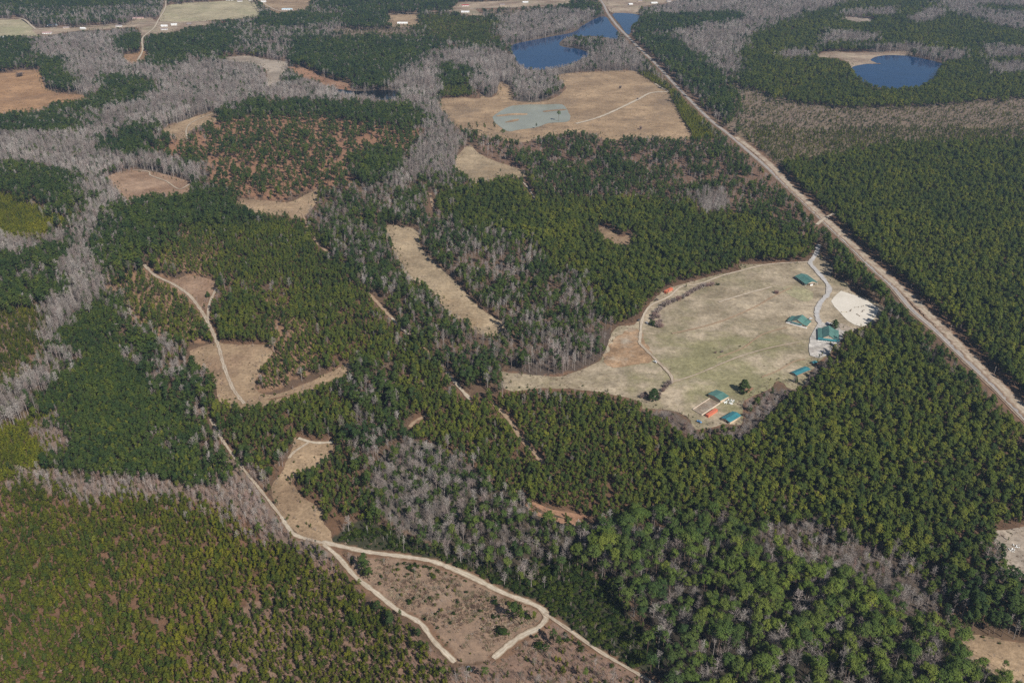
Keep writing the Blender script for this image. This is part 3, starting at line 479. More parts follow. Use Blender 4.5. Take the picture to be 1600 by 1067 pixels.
col = mixc(n, 0.8, col, ramp(n, noise_node(n, p, 0.14, 6, 0.7), [(0.3, (0.6, 0.6, 0.6)), (0.7, (1.35, 1.3, 1.25))]), 'MULTIPLY')
col = mixc(n, 0.6, col, ramp(n, noise_node(n, p, 0.9, 3, 0.7), [(0.3, (0.6, 0.6, 0.6)), (0.7, (1.35, 1.35, 1.35))]), 'MULTIPLY')
n.links.new(col, b.inputs['Base Color']); me.materials.append(m)
ground = bpy.data.objects.new('ground', me); COL.objects.link(ground); ground['kind'] = 'structure'

# ------------------------------------------------------------------ fields, water, tracks and roads
STY = {
 'orange': field_mat('dry_broomsedge', (.32,.185,.095), (.38,.23,.125), (.26,.16,.095)),
 'pale': field_mat('winter_hayfield', (.36,.31,.2), (.42,.36,.24), (.33,.31,.18), streak=8),
 'tan': field_mat('dry_grass', (.29,.2,.125), (.36,.26,.165), (.24,.155,.1)),
 'brown': field_mat('bare_yard', (.28,.2,.145), (.38,.3,.22), (.24,.21,.13)),
 'greysand': field_mat('grey_sand', (.32,.265,.21), (.40,.335,.27), (.24,.185,.145)),
 'red': field_mat('pine_straw', (.26,.14,.085), (.33,.19,.12), (.36,.26,.19)),
 'rust': field_mat('rusty_grass', (.27,.17,.11), (.33,.225,.155), (.23,.14,.09)),
 'gold': field_mat('golden_meadow', (.30,.205,.125), (.37,.26,.16), (.23,.165,.11), streak=35),
 'mown': field_mat('mown_strip', (.32,.245,.16), (.38,.295,.195), (.30,.215,.13), streak=-62),
 'lawn': field_mat('winter_lawn', (.29,.235,.16), (.40,.33,.24), (.23,.2,.12), streak=20, patch=0.02, fine=0.2, green=(*G(1135,582), 130.0, (.24,.225,.115)), samt=.45),
 'gravel': field_mat('pale_gravel', (.42,.39,.36), (.52,.49,.45), (.36,.32,.28), patch=.06),
 'bank': field_mat('bare_bank', (.27,.175,.105), (.38,.25,.15), (.37,.31,.24), patch=.045),
 'sand': field_mat('shore_sand', (.4,.31,.21), (.46,.37,.26), (.3,.2,.13)),
}
WM = {'milky': water_mat('silty_water', (.26,.265,.215), 0.2, 0.12), 'blue': water_mat('lake_water', (.005,.032,.095), 0.02, 0.3, 0.02), 'black': water_mat('swamp_water', (.006,.007,.008), 0.05, 0.3)}
def sheet(name, poly, mat, z, jit=1.0, step=9.0):
    P = smooth_line(poly, True, step); P = P + (rng.random(P.shape) - .5) * 2 * jit
    dist = np.hypot(P[:, 0], P[:, 1])
    area = 0.5 * np.sum(P[:, 0] * np.roll(P[:, 1], -1) - np.roll(P[:, 0], -1) * P[:, 1])
    if area < 0: P = P[::-1]
    o = mesh_obj(name, [(x, y, z) for x, y in P], [tuple(range(len(P)))], mat); o['kind'] = 'structure'; return o
for i, (nme, s, p) in enumerate(OPEN):
    sheet(nme, p, STY[s], 0.05 + 0.012 * i, 1.1, 7.0)
    if s not in ('lawn', 'pale', 'brown') and nme != 'lake_shore':      # the margin that the front row of trees hides
        sheet('field_margin', [(x_, y_ + 7.5 * (y_ + 250) / 800) for x_, y_ in p], STY[s], 0.012 + 0.001 * i, 1.1, 7.0)
for i, (nme, s, p) in enumerate(WATER): sheet(nme, p, WM[s], 0.5 + 0.01 * i, 0.8)
for p in ([(776,181),(800,178),(822,178),(822,180.5),(800,181),(778,183)], [(788,192),(800,188),(810,186.5),(810,189),(800,191.5)], [(849,174),(866,172),(883,171),(883,173),(864,174.5),(850,176)]):
    o = sheet('mud_spit', p, STY['gold'], 0.62, 0.5, 4)
TM = {'rut': track_mat('rutted_track', (.54,.46,.36), (.28,.2,.13), (.29,.21,.14), 0.9), 'sand': track_mat('sand_track', (.60,.52,.41), (.33,.25,.17), (.40,.32,.23), 0.75),
      'brown': track_mat('firebreak_soil', (.42,.3,.2), (.28,.18,.11), (.36,.27,.17)), 'gravel': track_mat('gravel', (.54,.52,.5), (.42,.38,.34), (.42,.40,.39), 0.3),
      'shoulder': track_mat('roadside_sand', (.52,.43,.33), (.25,.17,.115), (.3,.24,.155), 0.5, 0.95), 'asphalt': track_mat('worn_asphalt', (.36,.33,.31), (.42,.35,.28), (.3,.28,.265), 0.5)}
def ribbon(name, cl, width, mat, z, jit=0.08):
    n = len(cl); ww = width / 2 * (1 + (rng.random(n) - .5) * 2 * jit); d = np.gradient(cl, axis=0); d /= np.linalg.norm(d, axis=1)[:, None] + 1e-9
    nrm = np.stack([-d[:, 1], d[:, 0]], 1); L = cl + nrm * ww[:, None]; R = cl - nrm * ww[:, None]
    o = mesh_obj(name, [(*p, z) for p in R] + [(*p, z) for p in L], [(i, i + 1, n + i + 1, n + i) for i in range(n - 1)], mat)
    uv = o.data.uv_layers.new(name='UVMap'); s = np.concatenate([[0], np.cumsum(np.linalg.norm(np.diff(cl, axis=0), axis=1))])
    for k, l in enumerate(o.data.loops):
        v = l.vertex_index; uv.data[k].uv = (s[v % n] / width, 0.0 if v < n else 1.0)
    o['kind'] = 'structure'; return o
for i, ((nme, s, wd, pts, clr), cl) in enumerate(zip(TRACKS, lines)): ribbon(nme, cl, wd * 1.12, TM[s], 0.55 + 0.012 * i, 0.26)
cd = hw.copy(); ribbon('road_verge', cd, 11.5, TM['shoulder'], 0.47, 0.1); ribbon('road', hw, 6.4, TM['asphalt'], 0.95, 0.0)
sheet('gravel_yard', [(1280,503),(1289,506),(1300,505),(1318,514),(1316,530),(1302,541),(1296,553),(1280,560),(1266,556),(1264,540),(1268,522)], STY['gravel'], 0.88)
sheet('dirt_pad', [(1309,505),(1318,508),(1336,516),(1330,521),(1312,516)], STY['greysand'], 0.9)
sheet('earth_bank', [(985,512),(1003,520),(1012,540),(1022,556),(1010,566),(985,572),(960,575),(945,566),(950,545),(965,528)], STY['bank'], 0.44, 3.0, 5)
sheet('earth_mound', [(1222,450),(1240,447),(1262,452),(1272,462),(1262,472),(1240,466)], STY['pale'], 0.43)
sheet('pine_straw_bed', [(1156,606),(1168,604),(1178,607),(1170,614),(1158,613)], STY['red'], 0.42, 0.4)
m, n, b = new_mat('arena_sand'); p = geo_pos(n)
n.links.new(mixc(n, 0.6, ramp(n, noise_node(n, p, 0.05, 6), [(0.3, (.58,.525,.44)), (0.7, (.68,.62,.53))]), ramp(n, noise_node(n, p, 0.5, 4), [(0.3, (.85,.85,.85)), (0.7, (1.08,1.08,1.08))]), 'MULTIPLY'), b.inputs['Base Color'])
sheet('sand_arena', [(1298,471),(1308,460),(1314,455),(1327,459),(1342,464),(1355,470),(1366,477),(1374,483),(1371,490),(1362,502),(1348,511),(1335,508),(1325,502),(1313,489),(1304,480)], m, 0.46, 0.3)
# ------------------------------------------------------------------ tree prototypes
def rnd_dir(r, up=0.0):
    v = r.normal(size=3); v[2] += up; return v / (np.linalg.norm(v) + 1e-9)
class TreeMesh:
    def __init__(s): s.v = []; s.f = []; s.n = []
    def card(s, c, nrm, size, r, aspect=1.0):
        a = np.cross(nrm, r.normal(size=3)); a /= np.linalg.norm(a) + 1e-9; b = np.cross(nrm, a)
        k = len(s.v); s.v += [c + a * size * aspect, c + b * size, c - a * size * aspect, c - b * size]; s.f.append((k, k+1, k+2, k+3))
    def clump(s, c, rx, rz, n, size, cc, r):
        c = np.array(c)
        for _ in range(n):
            u = rnd_dir(r, 0.35); q = c + u * np.array([rx, rx, rz]) * (r.random() ** 0.4)
            o = q - cc; o = o / (np.linalg.norm(o) + 1e-6)
            nr = u * 0.6 + o * 0.8 + r.normal(size=3) * 0.3; nr /= np.linalg.norm(nr)
            k = len(s.v); s.card(q, nr, size * (0.7 + 0.6 * r.random()), r, 0.8)
            sn = u * 0.6 + o * 0.9 + np.array([0, 0, 0.1]); sn /= np.linalg.norm(sn)
            s.n += [sn] * 4
    def obj(s, name, mat, normals=False):
        me = bpy.data.meshes.new(name); me.from_pydata([tuple(map(float, p)) for p in s.v], [], s.f); me.materials.append(mat); me.update()
        if normals: 
            me.polygons.foreach_set('use_smooth', [True] * len(me.polygons))
            me.normals_split_custom_set_from_vertices([tuple(map(float, p)) for p in s.n])
        return me
def trunk_mesh(name, h, r0, r1, mat, seed, lean=0.02, limbs=0, limb_z=(0.5, 0.9), limb_len=2.5):
    r = np.random.default_rng(seed); mb = MB(); p = Vector((0, 0, -0.3)); k = 4
    for i in range(k):
        q = Vector((r.normal() * lean * h * (i + 1) / k * 0.5, r.normal() * lean * h * (i + 1) / k * 0.5, h * (i + 1) / k))
        mb.tube(p, q, r0 + (r1 - r0) * i / k, r0 + (r1 - r0) * (i + 1) / k, 5); p = q
    for i in range(limbs):
        z = h * (limb_z[0] + (limb_z[1] - limb_z[0]) * r.random()); a = r.random() * 6.28; L = limb_len * (0.6 + 0.6 * r.random())
        mb.tube((0, 0, z), (math.cos(a) * L, math.sin(a) * L, z + L * 0.35), r1 * 1.1, r1 * 0.4, 3)
    me = bpy.data.meshes.new(name); me.from_pydata(mb.v, [], mb.f); me.materials.append(mat); me.update(); return me
def pine_proto(kind, seed):
    r = np.random.default_rng(seed)
    if kind == 'round':
        h, t = 26.0, TreeMesh(); base = 0.50 + 0.1 * r.random(); R = 3.5 + 1.0 * r.random(); cz = h * (base + 1) / 2; hz = h * (1 - base) / 2
        cc = np.array([0, 0, cz - 1.5])
        for i in range(30):
            u = rnd_dir(r, 0.45); rr = (0.45 + 0.55 * r.random() ** 0.5); c = np.array([u[0] * R * rr, u[1] * R * rr, cz + u[2] * (hz - 0.8) * rr])
            t.clump(c, 1.25 + 0.6 * r.random(), 1.0 + 0.35 * r.random(), 34, 0.36, cc, r)
        return h, trunk_mesh('trunk', h * 0.93, 0.36, 0.1, M['bark_pine'], seed, 0.025, 7, (base - 0.05, 0.9), 2.8), t.obj('crown', M['pine_round'], True)
    if kind in ('tall', 'dark'):
        h, t = 20.0, TreeMesh(); base = 0.38 + 0.14 * r.random(); R = 2.5 + 0.8 * r.random(); cc = np.array([0, 0, h * (0.45 + base / 2)])
        for i in range(20):
            s_ = (i + r.random()) / 20; z = h * (base + (0.97 - base) * s_); rad = R * (math.sin(math.pi * min(1, 0.28 + 0.72 * s_)) ** 0.75 + 0.06)
            a = r.random() * 6.28; q = rad * (0.3 + 0.7 * r.random()); t.clump((math.cos(a) * q, math.sin(a) * q, z), 1.05 + 0.45 * r.random(), 0.75 + 0.4 * r.random(), 20, 0.45, cc, r)
        return h, trunk_mesh('trunk', h * 0.95, 0.26, 0.07, M['bark_pine'], seed, 0.02, 6, (base, 0.85), 2.0), t.obj('crown', M['pine_dark'], True)
    if kind == 'plant':
        h, t = 14.0, TreeMesh(); base = 0.34 + 0.12 * r.random(); R = 1.75 + 0.6 * r.random(); cc = np.array([0, 0, h * 0.62])
        for i in range(17):
            s_ = (i + r.random()) / 17; z = h * (base + (0.97 - base) * s_); rad = R * (1 - s_ ** 1.7) ** 0.8 * (0.6 + 0.4 * min(1, s_ * 5)) + 0.12
            a = r.random() * 6.28; q = rad * (0.35 + 0.65 * r.random()); t.clump((math.cos(a) * q, math.sin(a) * q, z), 0.9 + 0.35 * r.random(), 0.8 + 0.35 * r.random(), 15, 0.4, cc, r)
        return h, trunk_mesh('trunk', h * 0.95, 0.17, 0.05, M['bark_pine'], seed, 0.015), t.obj('crown', M['pine'], True)
    if kind in ('young', 'olive'):
        h, t = 8.0, TreeMesh(); R = 1.45 + 0.4 * r.random(); cc = np.array([0, 0, h * 0.5])
        for i in range(13):
            s_ = (i + r.random()) / 13; z = h * (0.14 + 0.83 * s_); rad = R * (1 - s_ ** 1.5) ** 0.85 + 0.1
            a = r.random() * 6.28; q = rad * (0.35 + 0.65 * r.random()); t.clump((math.cos(a) * q, math.sin(a) * q, z), 0.7 + 0.25 * r.random(), 0.6 + 0.3 * r.random(), 13, 0.33, cc, r)
        return h, trunk_mesh('trunk', h * 0.9, 0.1, 0.03, M['bark_pine'], seed, 0.01), t.obj('crown', M['pine_young' if kind == 'young' else 'pine_olive'], True)
    if kind == 'full':
        h, t = 12.0, TreeMesh(); cc = np.array([0, 0, 5.0])
        for i in range(75):
            s_ = (i + r.random()) / 75; z = h * (0.1 + 0.87 * s_); rad = 4.2 * (1 - s_ ** 1.8) ** 0.8 * (0.8 + 0.2 * min(1, s_ * 6)) + 0.2
            a = r.random() * 6.28; q = rad * (0.45 + 0.55 * r.random()); t.clump((math.cos(a) * q, math.sin(a) * q, z), 1.15, 0.9, 20, 0.42, cc, r)
        return h, trunk_mesh('trunk', h * 0.9, 0.3, 0.08, M['bark_pine'], seed, 0.02), t.obj('crown', M['pine_dark'], True)
    if kind == 'shrub':
        h, t = 3.0, TreeMesh(); cc = np.array([0, 0, 1.0])
        for i in range(9):
            a = r.random() * 6.28; q = 1.0 * r.random() ** 0.5; t.clump((math.cos(a) * q, math.sin(a) * q, 0.9 + 1.3 * r.random() * (1.1 - q * 0.6)), 0.7 + 0.3 * r.random(), 0.6 + 0.25 * r.random(), 15, 0.26, cc, r)
        return h, trunk_mesh('trunk', 1.6, 0.08, 0.04, M['bark_pine'], seed, 0.05), t.obj('crown', M['shrub'], True)
def bare_proto(kind, seed):
    """leafless crown: limbs that fork, each ending in fans of fine twigs"""
    r = np.random.default_rng(seed); t = TreeMesh(); mb = MB()
    def sliver(p, d, L, wd):
        a = np.cross(d, r.normal(size=3)); a /= np.linalg.norm(a) + 1e-9; k = len(mb.v)
        q = p + d * L; mb.v += [tuple(p - a * wd / 2), tuple(p + a * wd / 2), tuple(q)]; mb.f.append((k, k + 1, k + 2))
    if kind in ('bare', 'bare_wide'):
        h = 22.0; wide = kind == 'bare_wide'; nb = 24 if not wide else 34; z0, z1 = (0.42, 1.0) if not wide else (0.28, 0.95); tw, wd = 13, 0.085
        mat = M['bark_bare']; tr = trunk_mesh('trunk', h * (0.92 if not wide else 0.75), 0.24 if not wide else 0.4, 0.05, mat, seed, 0.03); Lmax = 3.7 if not wide else 6.2; up = 1.0 if not wide else 0.8
    elif kind == 'bare_red':
        h = 11.0; nb = 16; z0, z1 = 0.15, 0.95; tw, wd = 12, 0.07; mat = M['twig_red']; tr = trunk_mesh('trunk', h * 0.9, 0.12, 0.04, mat, seed, 0.04); Lmax = 2.4; up = 1.3
    elif kind == 'bush':
        h = 6.0; nb = 60; z0, z1 = 0.02, 0.5; tw, wd = 9, 0.2; mat = M['twig_red']; tr = trunk_mesh('trunk', h * 0.5, 0.14, 0.06, mat, seed, 0.05); Lmax = 3.4; up = 1.1
    else:
        h = 1.6; nb = 14; z0, z1 = 0.0, 0.35; tw, wd = 6, 0.09; mat = M['scrub']; tr = trunk_mesh('trunk', 0.5, 0.05, 0.03, mat, seed, 0.05); Lmax = 1.0; up = 0.8
    cz, hz = h * (z0 + z1) / 2, h * (z1 - z0) / 2
    for i in range(nb):
        s_ = (i + r.random()) / nb; z = h * (z0 + (z1 - z0) * (0.02 + 0.72 * s_)); a = i * 2.4 + r.random(); prof = math.sin(math.pi * min(1, 0.22 + 0.68 * s_)) ** 0.6
        L = Lmax * prof * (0.6 + 0.5 * r.random()); d = np.array([math.cos(a), math.sin(a), up * (0.35 + 0.6 * r.random() + 0.7 * s_)]); d /= np.linalg.norm(d)
        p0 = np.array([0, 0, z]); mb.tube(p0, p0 + d * L, max(0.03, wd * 0.9), max(0.015, wd * 0.35), 3)
        for k in range(tw):
            f = 0.3 + 0.7 * r.random(); q0 = p0 + d * L * f; dd = d * 0.55 + r.normal(size=3) * 0.62 + np.array([0, 0, 0.22]); dd /= np.linalg.norm(dd)
            sliver(q0, dd, (0.28 + 0.4 * r.random()) * max(L, 0.6 * Lmax), wd * 1.25)
    me = bpy.data.meshes.new('crown'); me.from_pydata([tuple(map(float, v)) for v in mb.v], [], mb.f); me.materials.append(mat); me.update()
    return h, tr, me
NVAR = {'round': 8, 'tall': 8, 'plant': 9, 'young': 6, 'shrub': 4, 'bare': 6, 'bare_wide': 4, 'bare_red': 5, 'brush': 5, 'bush': 4, 'full': 3, 'olive': 4}
PROTO = {}
for ki, (kind, nvv) in enumerate(NVAR.items()):
    PROTO[kind] = [(pine_proto if kind in ('round', 'tall', 'plant', 'young', 'shrub', 'full', 'olive') else bare_proto)(kind, 100 * ki + i) for i in range(nvv)]
def joined(name, tr, cr):
    """trunk and crown in one mesh for the trees of the far masses"""
    bm = bmesh.new(); me = cr.copy(); n0 = len(me.materials)
    v = [tuple(x.co) for x in tr.vertices]; f = [tuple(p.vertices) for p in tr.polygons]
    V = [tuple(x.co) for x in cr.vertices]; k = len(V); Fc = [tuple(p.vertices) for p in cr.polygons]
    o = bpy.data.meshes.new(name); o.from_pydata(V + v, [], Fc + [tuple(i + k for i in q) for q in f])
    o.materials.append(cr.materials[0]); o.materials.append(tr.materials[0]); o.update()
    o.polygons.foreach_set('material_index', [0] * len(Fc) + [1] * len(f))
    if cr.has_custom_normals:
        o.polygons.foreach_set('use_smooth', [True] * len(Fc) + [False] * len(f))
        nn = [None] * (k + len(v))
        for l, cn in zip(cr.loops, cr.corner_normals): nn[l.vertex_index] = tuple(cn.vector)
        nn = [x if x else (0.0, 0.0, 0.0) for x in nn]; o.normals_split_custom_set_from_vertices(nn)
    bm.free(); bpy.data.meshes.remove(me); return o

# ------------------------------------------------------------------ where things grow
# class: spacing (m), jitter, row angle, [(kind, share, min height, max height, width factor)]
GROW = {
 't': (5.9, .46, 0, [('tall', .80, 16, 25, 1.25), ('bare', .15, 17, 23, .95), ('plant', .05, 11, 15, 1.2)]),
 'T': (6.6, .5, 0, [('tall', .66, 15, 23, 1.25), ('bare', .20, 15, 20, .9), ('bare_red', .14, 6, 10, 1.3)]),
 'm': (5.7, .47, 0, [('tall', .47, 13, 24, 1.25), ('bare', .33, 17, 25, 1.0), ('plant', .14, 11, 15, 1.3), ('bare_red', .06, 8, 12, 1)]),
 'p': (4.6, .40, 12, [('plant', .955, 8.5, 15, 1.32), ('bare', .02, 12, 15, .8), ('tall', .025, 13, 17, 1.1)]),
 'P': (5.4, .44, 33, [('plant', .945, 10.5, 19, 1.5), ('tall', .04, 15, 20, 1.2), ('bare_red', .015, 9, 13, 1)]),
 'd': (4.2, .38, 5, [('tall', .78, 11, 15.5, 1.4), ('plant', .22, 11, 14, 1.3)]),
 'y': (3.2, .34, 20, [('olive', .96, 5.5, 8, 1.25), ('plant', .04, 8, 10, 1)]),
 'q': (3.95, .40, 3, [('young', .86, 6, 10.5, 1.3), ('plant', .06, 9, 12, 1), ('bare_red', .03, 4, 7, 1), ('brush', .05, 1, 2, 1.5)]),
 'x': (3.2, .47, 3, [('young', .68, 5, 9.5, 1.2), ('bare_red', .18, 3.5, 6.5, 1.1), ('brush', .14, 1.2, 2.4, 1.4)]),
 's': (9.8, .46, 20, [('tall', .84, 16, 23, 1.25), ('plant', .10, 9, 13, 1.3), ('bare_red', .06, 6, 9, 1.2)]),
 'S': (5.4, .48, 20, [('plant', .78, 8.5, 13.5, 1.2), ('tall', .10, 13, 17, 1), ('bare_red', .12, 4, 7, 1.1)]),
 'b': (5.5, .47, 0, [('bare', .74, 18, 28, 1.0), ('bare_wide', .06, 16, 21, .95), ('tall', .13, 14, 22, 1.2), ('bare_red', .07, 10, 14, 1.1)]),
 'n': (5.5, .46, 0, [('bare', .48, 17, 24, 1.0), ('tall', .46, 15, 23, 1.2), ('bare_red', .06, 9, 13, 1)]),
 'g': (4.2, .47, 0, [('bare_red', .60, 7, 13, 1.2), ('bare', .24, 11, 16, 1.0), ('bare_wide', .05, 9, 13, .9), ('young', .08, 4, 7, 1), ('shrub', .03, 2, 3, 1)]),
 'h': (4.9, .47, 0, [('bare_red', .36, 8, 14, 1.15), ('bare', .37, 12, 18, 1.1), ('bare_wide', .13, 11, 15, .95), ('plant', .10, 8, 12, 1.2), ('shrub', .04, 2, 4, 1.2)]),
 'r': (6.5, .46, 0, [('round', .56, 18, 30, 1.14), ('bare_wide', .14, 17, 24, .85), ('bare', .14, 19, 27, 1.15), ('bare_red', .06, 9, 13, 1.1), ('shrub', .10, 3, 6, 1.2)]),
 'u': (5.8, .46, 0, [('round', .20, 17, 23, .9), ('tall', .20, 13, 19, 1.2), ('bare', .24, 15, 22, 1.1), ('bare_wide', .10, 13, 19, .85), ('bare_red', .10, 9, 13, 1.1), ('shrub', .16, 4, 7, 1.1)]),
 'c': (5.9, .46, 0, [('bare_wide', .24, 15, 21, .95), ('bare', .16, 14, 20, 1), ('bare_red', .10, 8, 12, 1.1), ('tall', .28, 11, 18, 1.2), ('shrub', .22, 3, 6, 1.4)]),
 'H': (5.2, .48, 0, [('bare_wide', .50, 9.5, 14, .95), ('bare_red', .28, 6, 10, 1.3), ('bush', .14, 5, 7, 1), ('shrub', .08, 2, 4, 1.3)]),
 'e': (3.1, .45, 0, [('shrub', .90, 2.8, 5.5, 1.15), ('bare', .025, 8, 13, .7), ('tall', .03, 8, 13, 1), ('bare_red', .045, 5, 8, .9)]),
 'k': (5.0, .5, 0, [('young', .46, 3, 6.5, 1.4), ('bare_red', .26, 3, 7.5, 1.35), ('shrub', .12, 2, 4, 1.5), ('brush', .12, 1.5, 2.5, 2), ('bare', .04, 8, 12, .9)]),
 'j': (4.7, .49, 0, [('young', .54, 4, 9, 1.35), ('bare_red', .28, 4, 8, 1.3), ('shrub', .08, 2.5, 4.5, 1.3), ('plant', .10, 8, 11, 1.2)]),
 'K': (2.3, .5, 0, [('brush', .80, 1.0, 2.4, 1.7), ('shrub', .035, 2.0, 4.2, 1.0), ('young', .045, 2, 4, 1.25), ('bare_red', .12, 1.6, 3.6, 1.3)]),
 'G': (2.9, .5, 0, [('bare_red', .40, 3.5, 7.5, 1.1), ('brush', .45, 1.2, 2.4, 1.5), ('young', .12, 4, 7, 1.1), ('bare_wide', .03, 9, 13, .9)]),
}
acc = {k: [] for k in NVAR}          # kind -> list of arrays x, y, h, wf, class
for c, (sp, jit, ang, comp) in GROW.items():
    mask = stand == CI[c]
    if not mask.any(): continue
    iy, ix = np.nonzero(mask); px = RX0 + ix * RSTEP; py = RY0 + iy * RSTEP
    gx, gy = ground_np(px - 30, np.minimum(py + 45, 1290)); gx2, gy2 = ground_np(px + 30, np.maximum(py - 12, -60))
    x0, x1, y0, y1 = min(gx.min(), gx2.min()), max(gx.max(), gx2.max()), min(gy.min(), gy2.min()), max(gy.max(), gy2.max())
    ca, sa = math.cos(math.radians(ang)), math.sin(math.radians(ang)); cx, cy = (x0 + x1) / 2, (y0 + y1) / 2; hw_, hh_ = (x1 - x0) / 2 + 10, (y1 - y0) / 2 + 10
    ru, rv = hw_ * abs(ca) + hh_ * abs(sa), hw_ * abs(sa) + hh_ * abs(ca)
    us = np.arange(-ru, ru, sp); vs = np.arange(-rv, rv, sp)
    for chunk in np.array_split(vs, max(1, len(us) * len(vs) // 1500000 + 1)):
        U, V = np.meshgrid(us, chunk); U = U.ravel(); V = V.ravel()
        U = U + (rng.random(U.size) - .5) * 2 * jit * sp; V = V + (rng.random(V.size) - .5) * 2 * jit * sp
        x = cx + U * ca - V * sa; y = cy + U * sa + V * ca
        k = (y > 120); x, y = x[k], y[k]
        bx, by, d = project(x, y)
        k = (bx > -240) & (bx < 1840) & (by > -50) & (by < 1270); x, y, bx, by, d = x[k], y[k], bx[k], by[k], d[k]
        fsp = np.clip(1 + (d - 1500) / 3200, 1, 1.7); k = rng.random(x.size) < 1 / fsp ** 2; x, y, bx, by, d, fsp = x[k], y[k], bx[k], by[k], d[k], fsp[k]
        u = rng.random(x.size); edges = np.cumsum([q[1] for q in comp]); kid = np.minimum(np.searchsorted(edges, u), len(comp) - 1)
        lo = np.array([q[2] for q in comp])[kid]; hi = np.array([q[3] for q in comp])[kid]; wf = np.array([q[4] for q in comp])[kid] * (0.7 + 0.62 * rng.random(x.size))
        stand_h = 0.8 + 0.22 * noise2(x, y, 60, 3) + 0.2 * noise2(x, y, 17, 2)
        h = (lo + (hi - lo) * rng.random(x.size)) * stand_h
        def at_h(f): return project(x, y, h * f)[:2]
        mx, my = at_h(0.6)
        ppm = F / d; sd = np.clip(H / np.hypot(np.hypot(x, y), H), .1, 1)
        wx = ((noise2(x, y, 28, 4) - .5) * 26 + (noise2(x, y, 75, 1) - .5) * 34 + rng.normal(size=x.size) * (5 + d / 330)) * ppm
        wy = ((noise2(x, y, 28, 5) - .5) * 26 + (noise2(x, y, 75, 2) - .5) * 34 + rng.normal(size=x.size) * (5 + d / 330)) * ppm * sd
        fx = cover_at(mx, my, fixed); ok = np.where(fx >= 0, fx == CI[c], cover_at(mx + wx, my + wy, stand) == CI[c]) & (cover_at(bx, by) != CO) & (cover_at(bx, by) != CI['w']) & (cover_at(mx, my) != CI['w'])
        def clear(hh):
            r_ = np.ones(x.size, bool)
            for f in (0.3, 0.6, 0.85):
                ax, ay = project(x, y, hh * f)[:2]; r_ &= cover_at(ax, ay) != CO
            return r_
        c1 = clear(h); low = ~c1 & (rng.random(x.size) < .8); h = np.where(low, np.maximum(h * .38, 1.2), h); ok &= c1 | (low & clear(h))
        for i, q in enumerate(comp):
            s_ = ok & (kid == i)
            # gaps in the stand where the floor shows
            if c in 'qySx': s_ &= ~((noise2(x, y, 8, 6) + 0.35 * noise2(x, y, 40, 7) > (1.15 if c in 'yx' else 1.05)) & (rng.random(x.size) < .9))
            if c == 'K' and q[0] == 'brush': s_ &= noise2(x, y, 9, 3) > .38
            if c in 'tm': s_ &= ~((noise2(x, y, 11, 5) + 0.3 * noise2(x, y, 60, 7) > 1.0) & (rng.random(x.size) < .85))
            if c in 'pP': s_ &= ~((noise2(x, y, 9, 6) + 0.3 * noise2(x, y, 50, 7) > (.97 if c == 'p' else 1.03)) & (rng.random(x.size) < .85))
            if c in 'tm' and q[0] == 'bare': s_ &= (noise2(x, y, 30, 2) > .42) | (rng.random(x.size) < .25)
            if c in 'bnTm' and q[0] in ('tall', 'bare_red', 'plant'): s_ &= (noise2(x, y, 34, 0) + .25 * noise2(x, y, 120, 7) > .52) | (rng.random(x.size) < .2)
            if c in 'sT': s_ &= ~(noise2(x, y, 13, 6) + .2 * noise2(x, y, 60, 7) > (.82 if c == 's' else .97))
            if s_.any(): acc[q[0]].append(np.stack([x[s_], y[s_], h[s_], wf[s_] * fsp[s_] ** .75, np.full(s_.sum(), CI[c]), bx[s_], by[s_], d[s_]], 1))

us = np.arange(-2600, 2600, 5.0); vs = np.arange(300, 4300, 5.0); U, V = np.meshgrid(us, vs); x = U.ravel() + rng.normal(size=U.size) * 2.2; y = V.ravel() + rng.normal(size=U.size) * 2.2
bx, by, d = project(x, y); k = (bx > -200) & (bx < 1800) & (by > 0) & (by < 1200); x, y, bx, by, d = x[k], y[k], bx[k], by[k], d[k]
fm = cover_at(bx, by, fieldmap); k = fm > 0; x, y, bx, by, d, fm = x[k], y[k], bx[k], by[k], d[k], fm[k]
edge = np.zeros(x.size, bool)
for a_ in np.linspace(0, 6.283, 9)[:-1]:
    qx, qy, _ = project(x + 9 * math.cos(a_), y + 9 * math.sin(a_)); edge |= ~np.isin(cover_at(qx, qy), [CO, CI['w']])
u = rng.random(x.size); weed = (noise2(x, y, 22, 4) > np.where(fm == 2, .80, .60)) & (u < np.where(fm == 2, .12, .4))
for kind, sel, lo, hi, wf in (('brush', weed | (edge & (u < .6)), .6, 1.6, 1.6), ('bare_red', edge & (u > .80), 2.5, 6.5, 1.2), ('young', edge & (u > .70) & (u < .80), 2, 5.5, 1.2), ('shrub', edge & (u > .63) & (u < .70), 1.2, 2.6, 1.2)):
    s_ = sel; hh = lo + (hi - lo) * rng.random(s_.sum()); acc[kind].append(np.stack([x[s_], y[s_], hh, np.full(s_.sum(), wf), np.full(s_.sum(), CO), bx[s_], by[s_], d[s_]], 1))

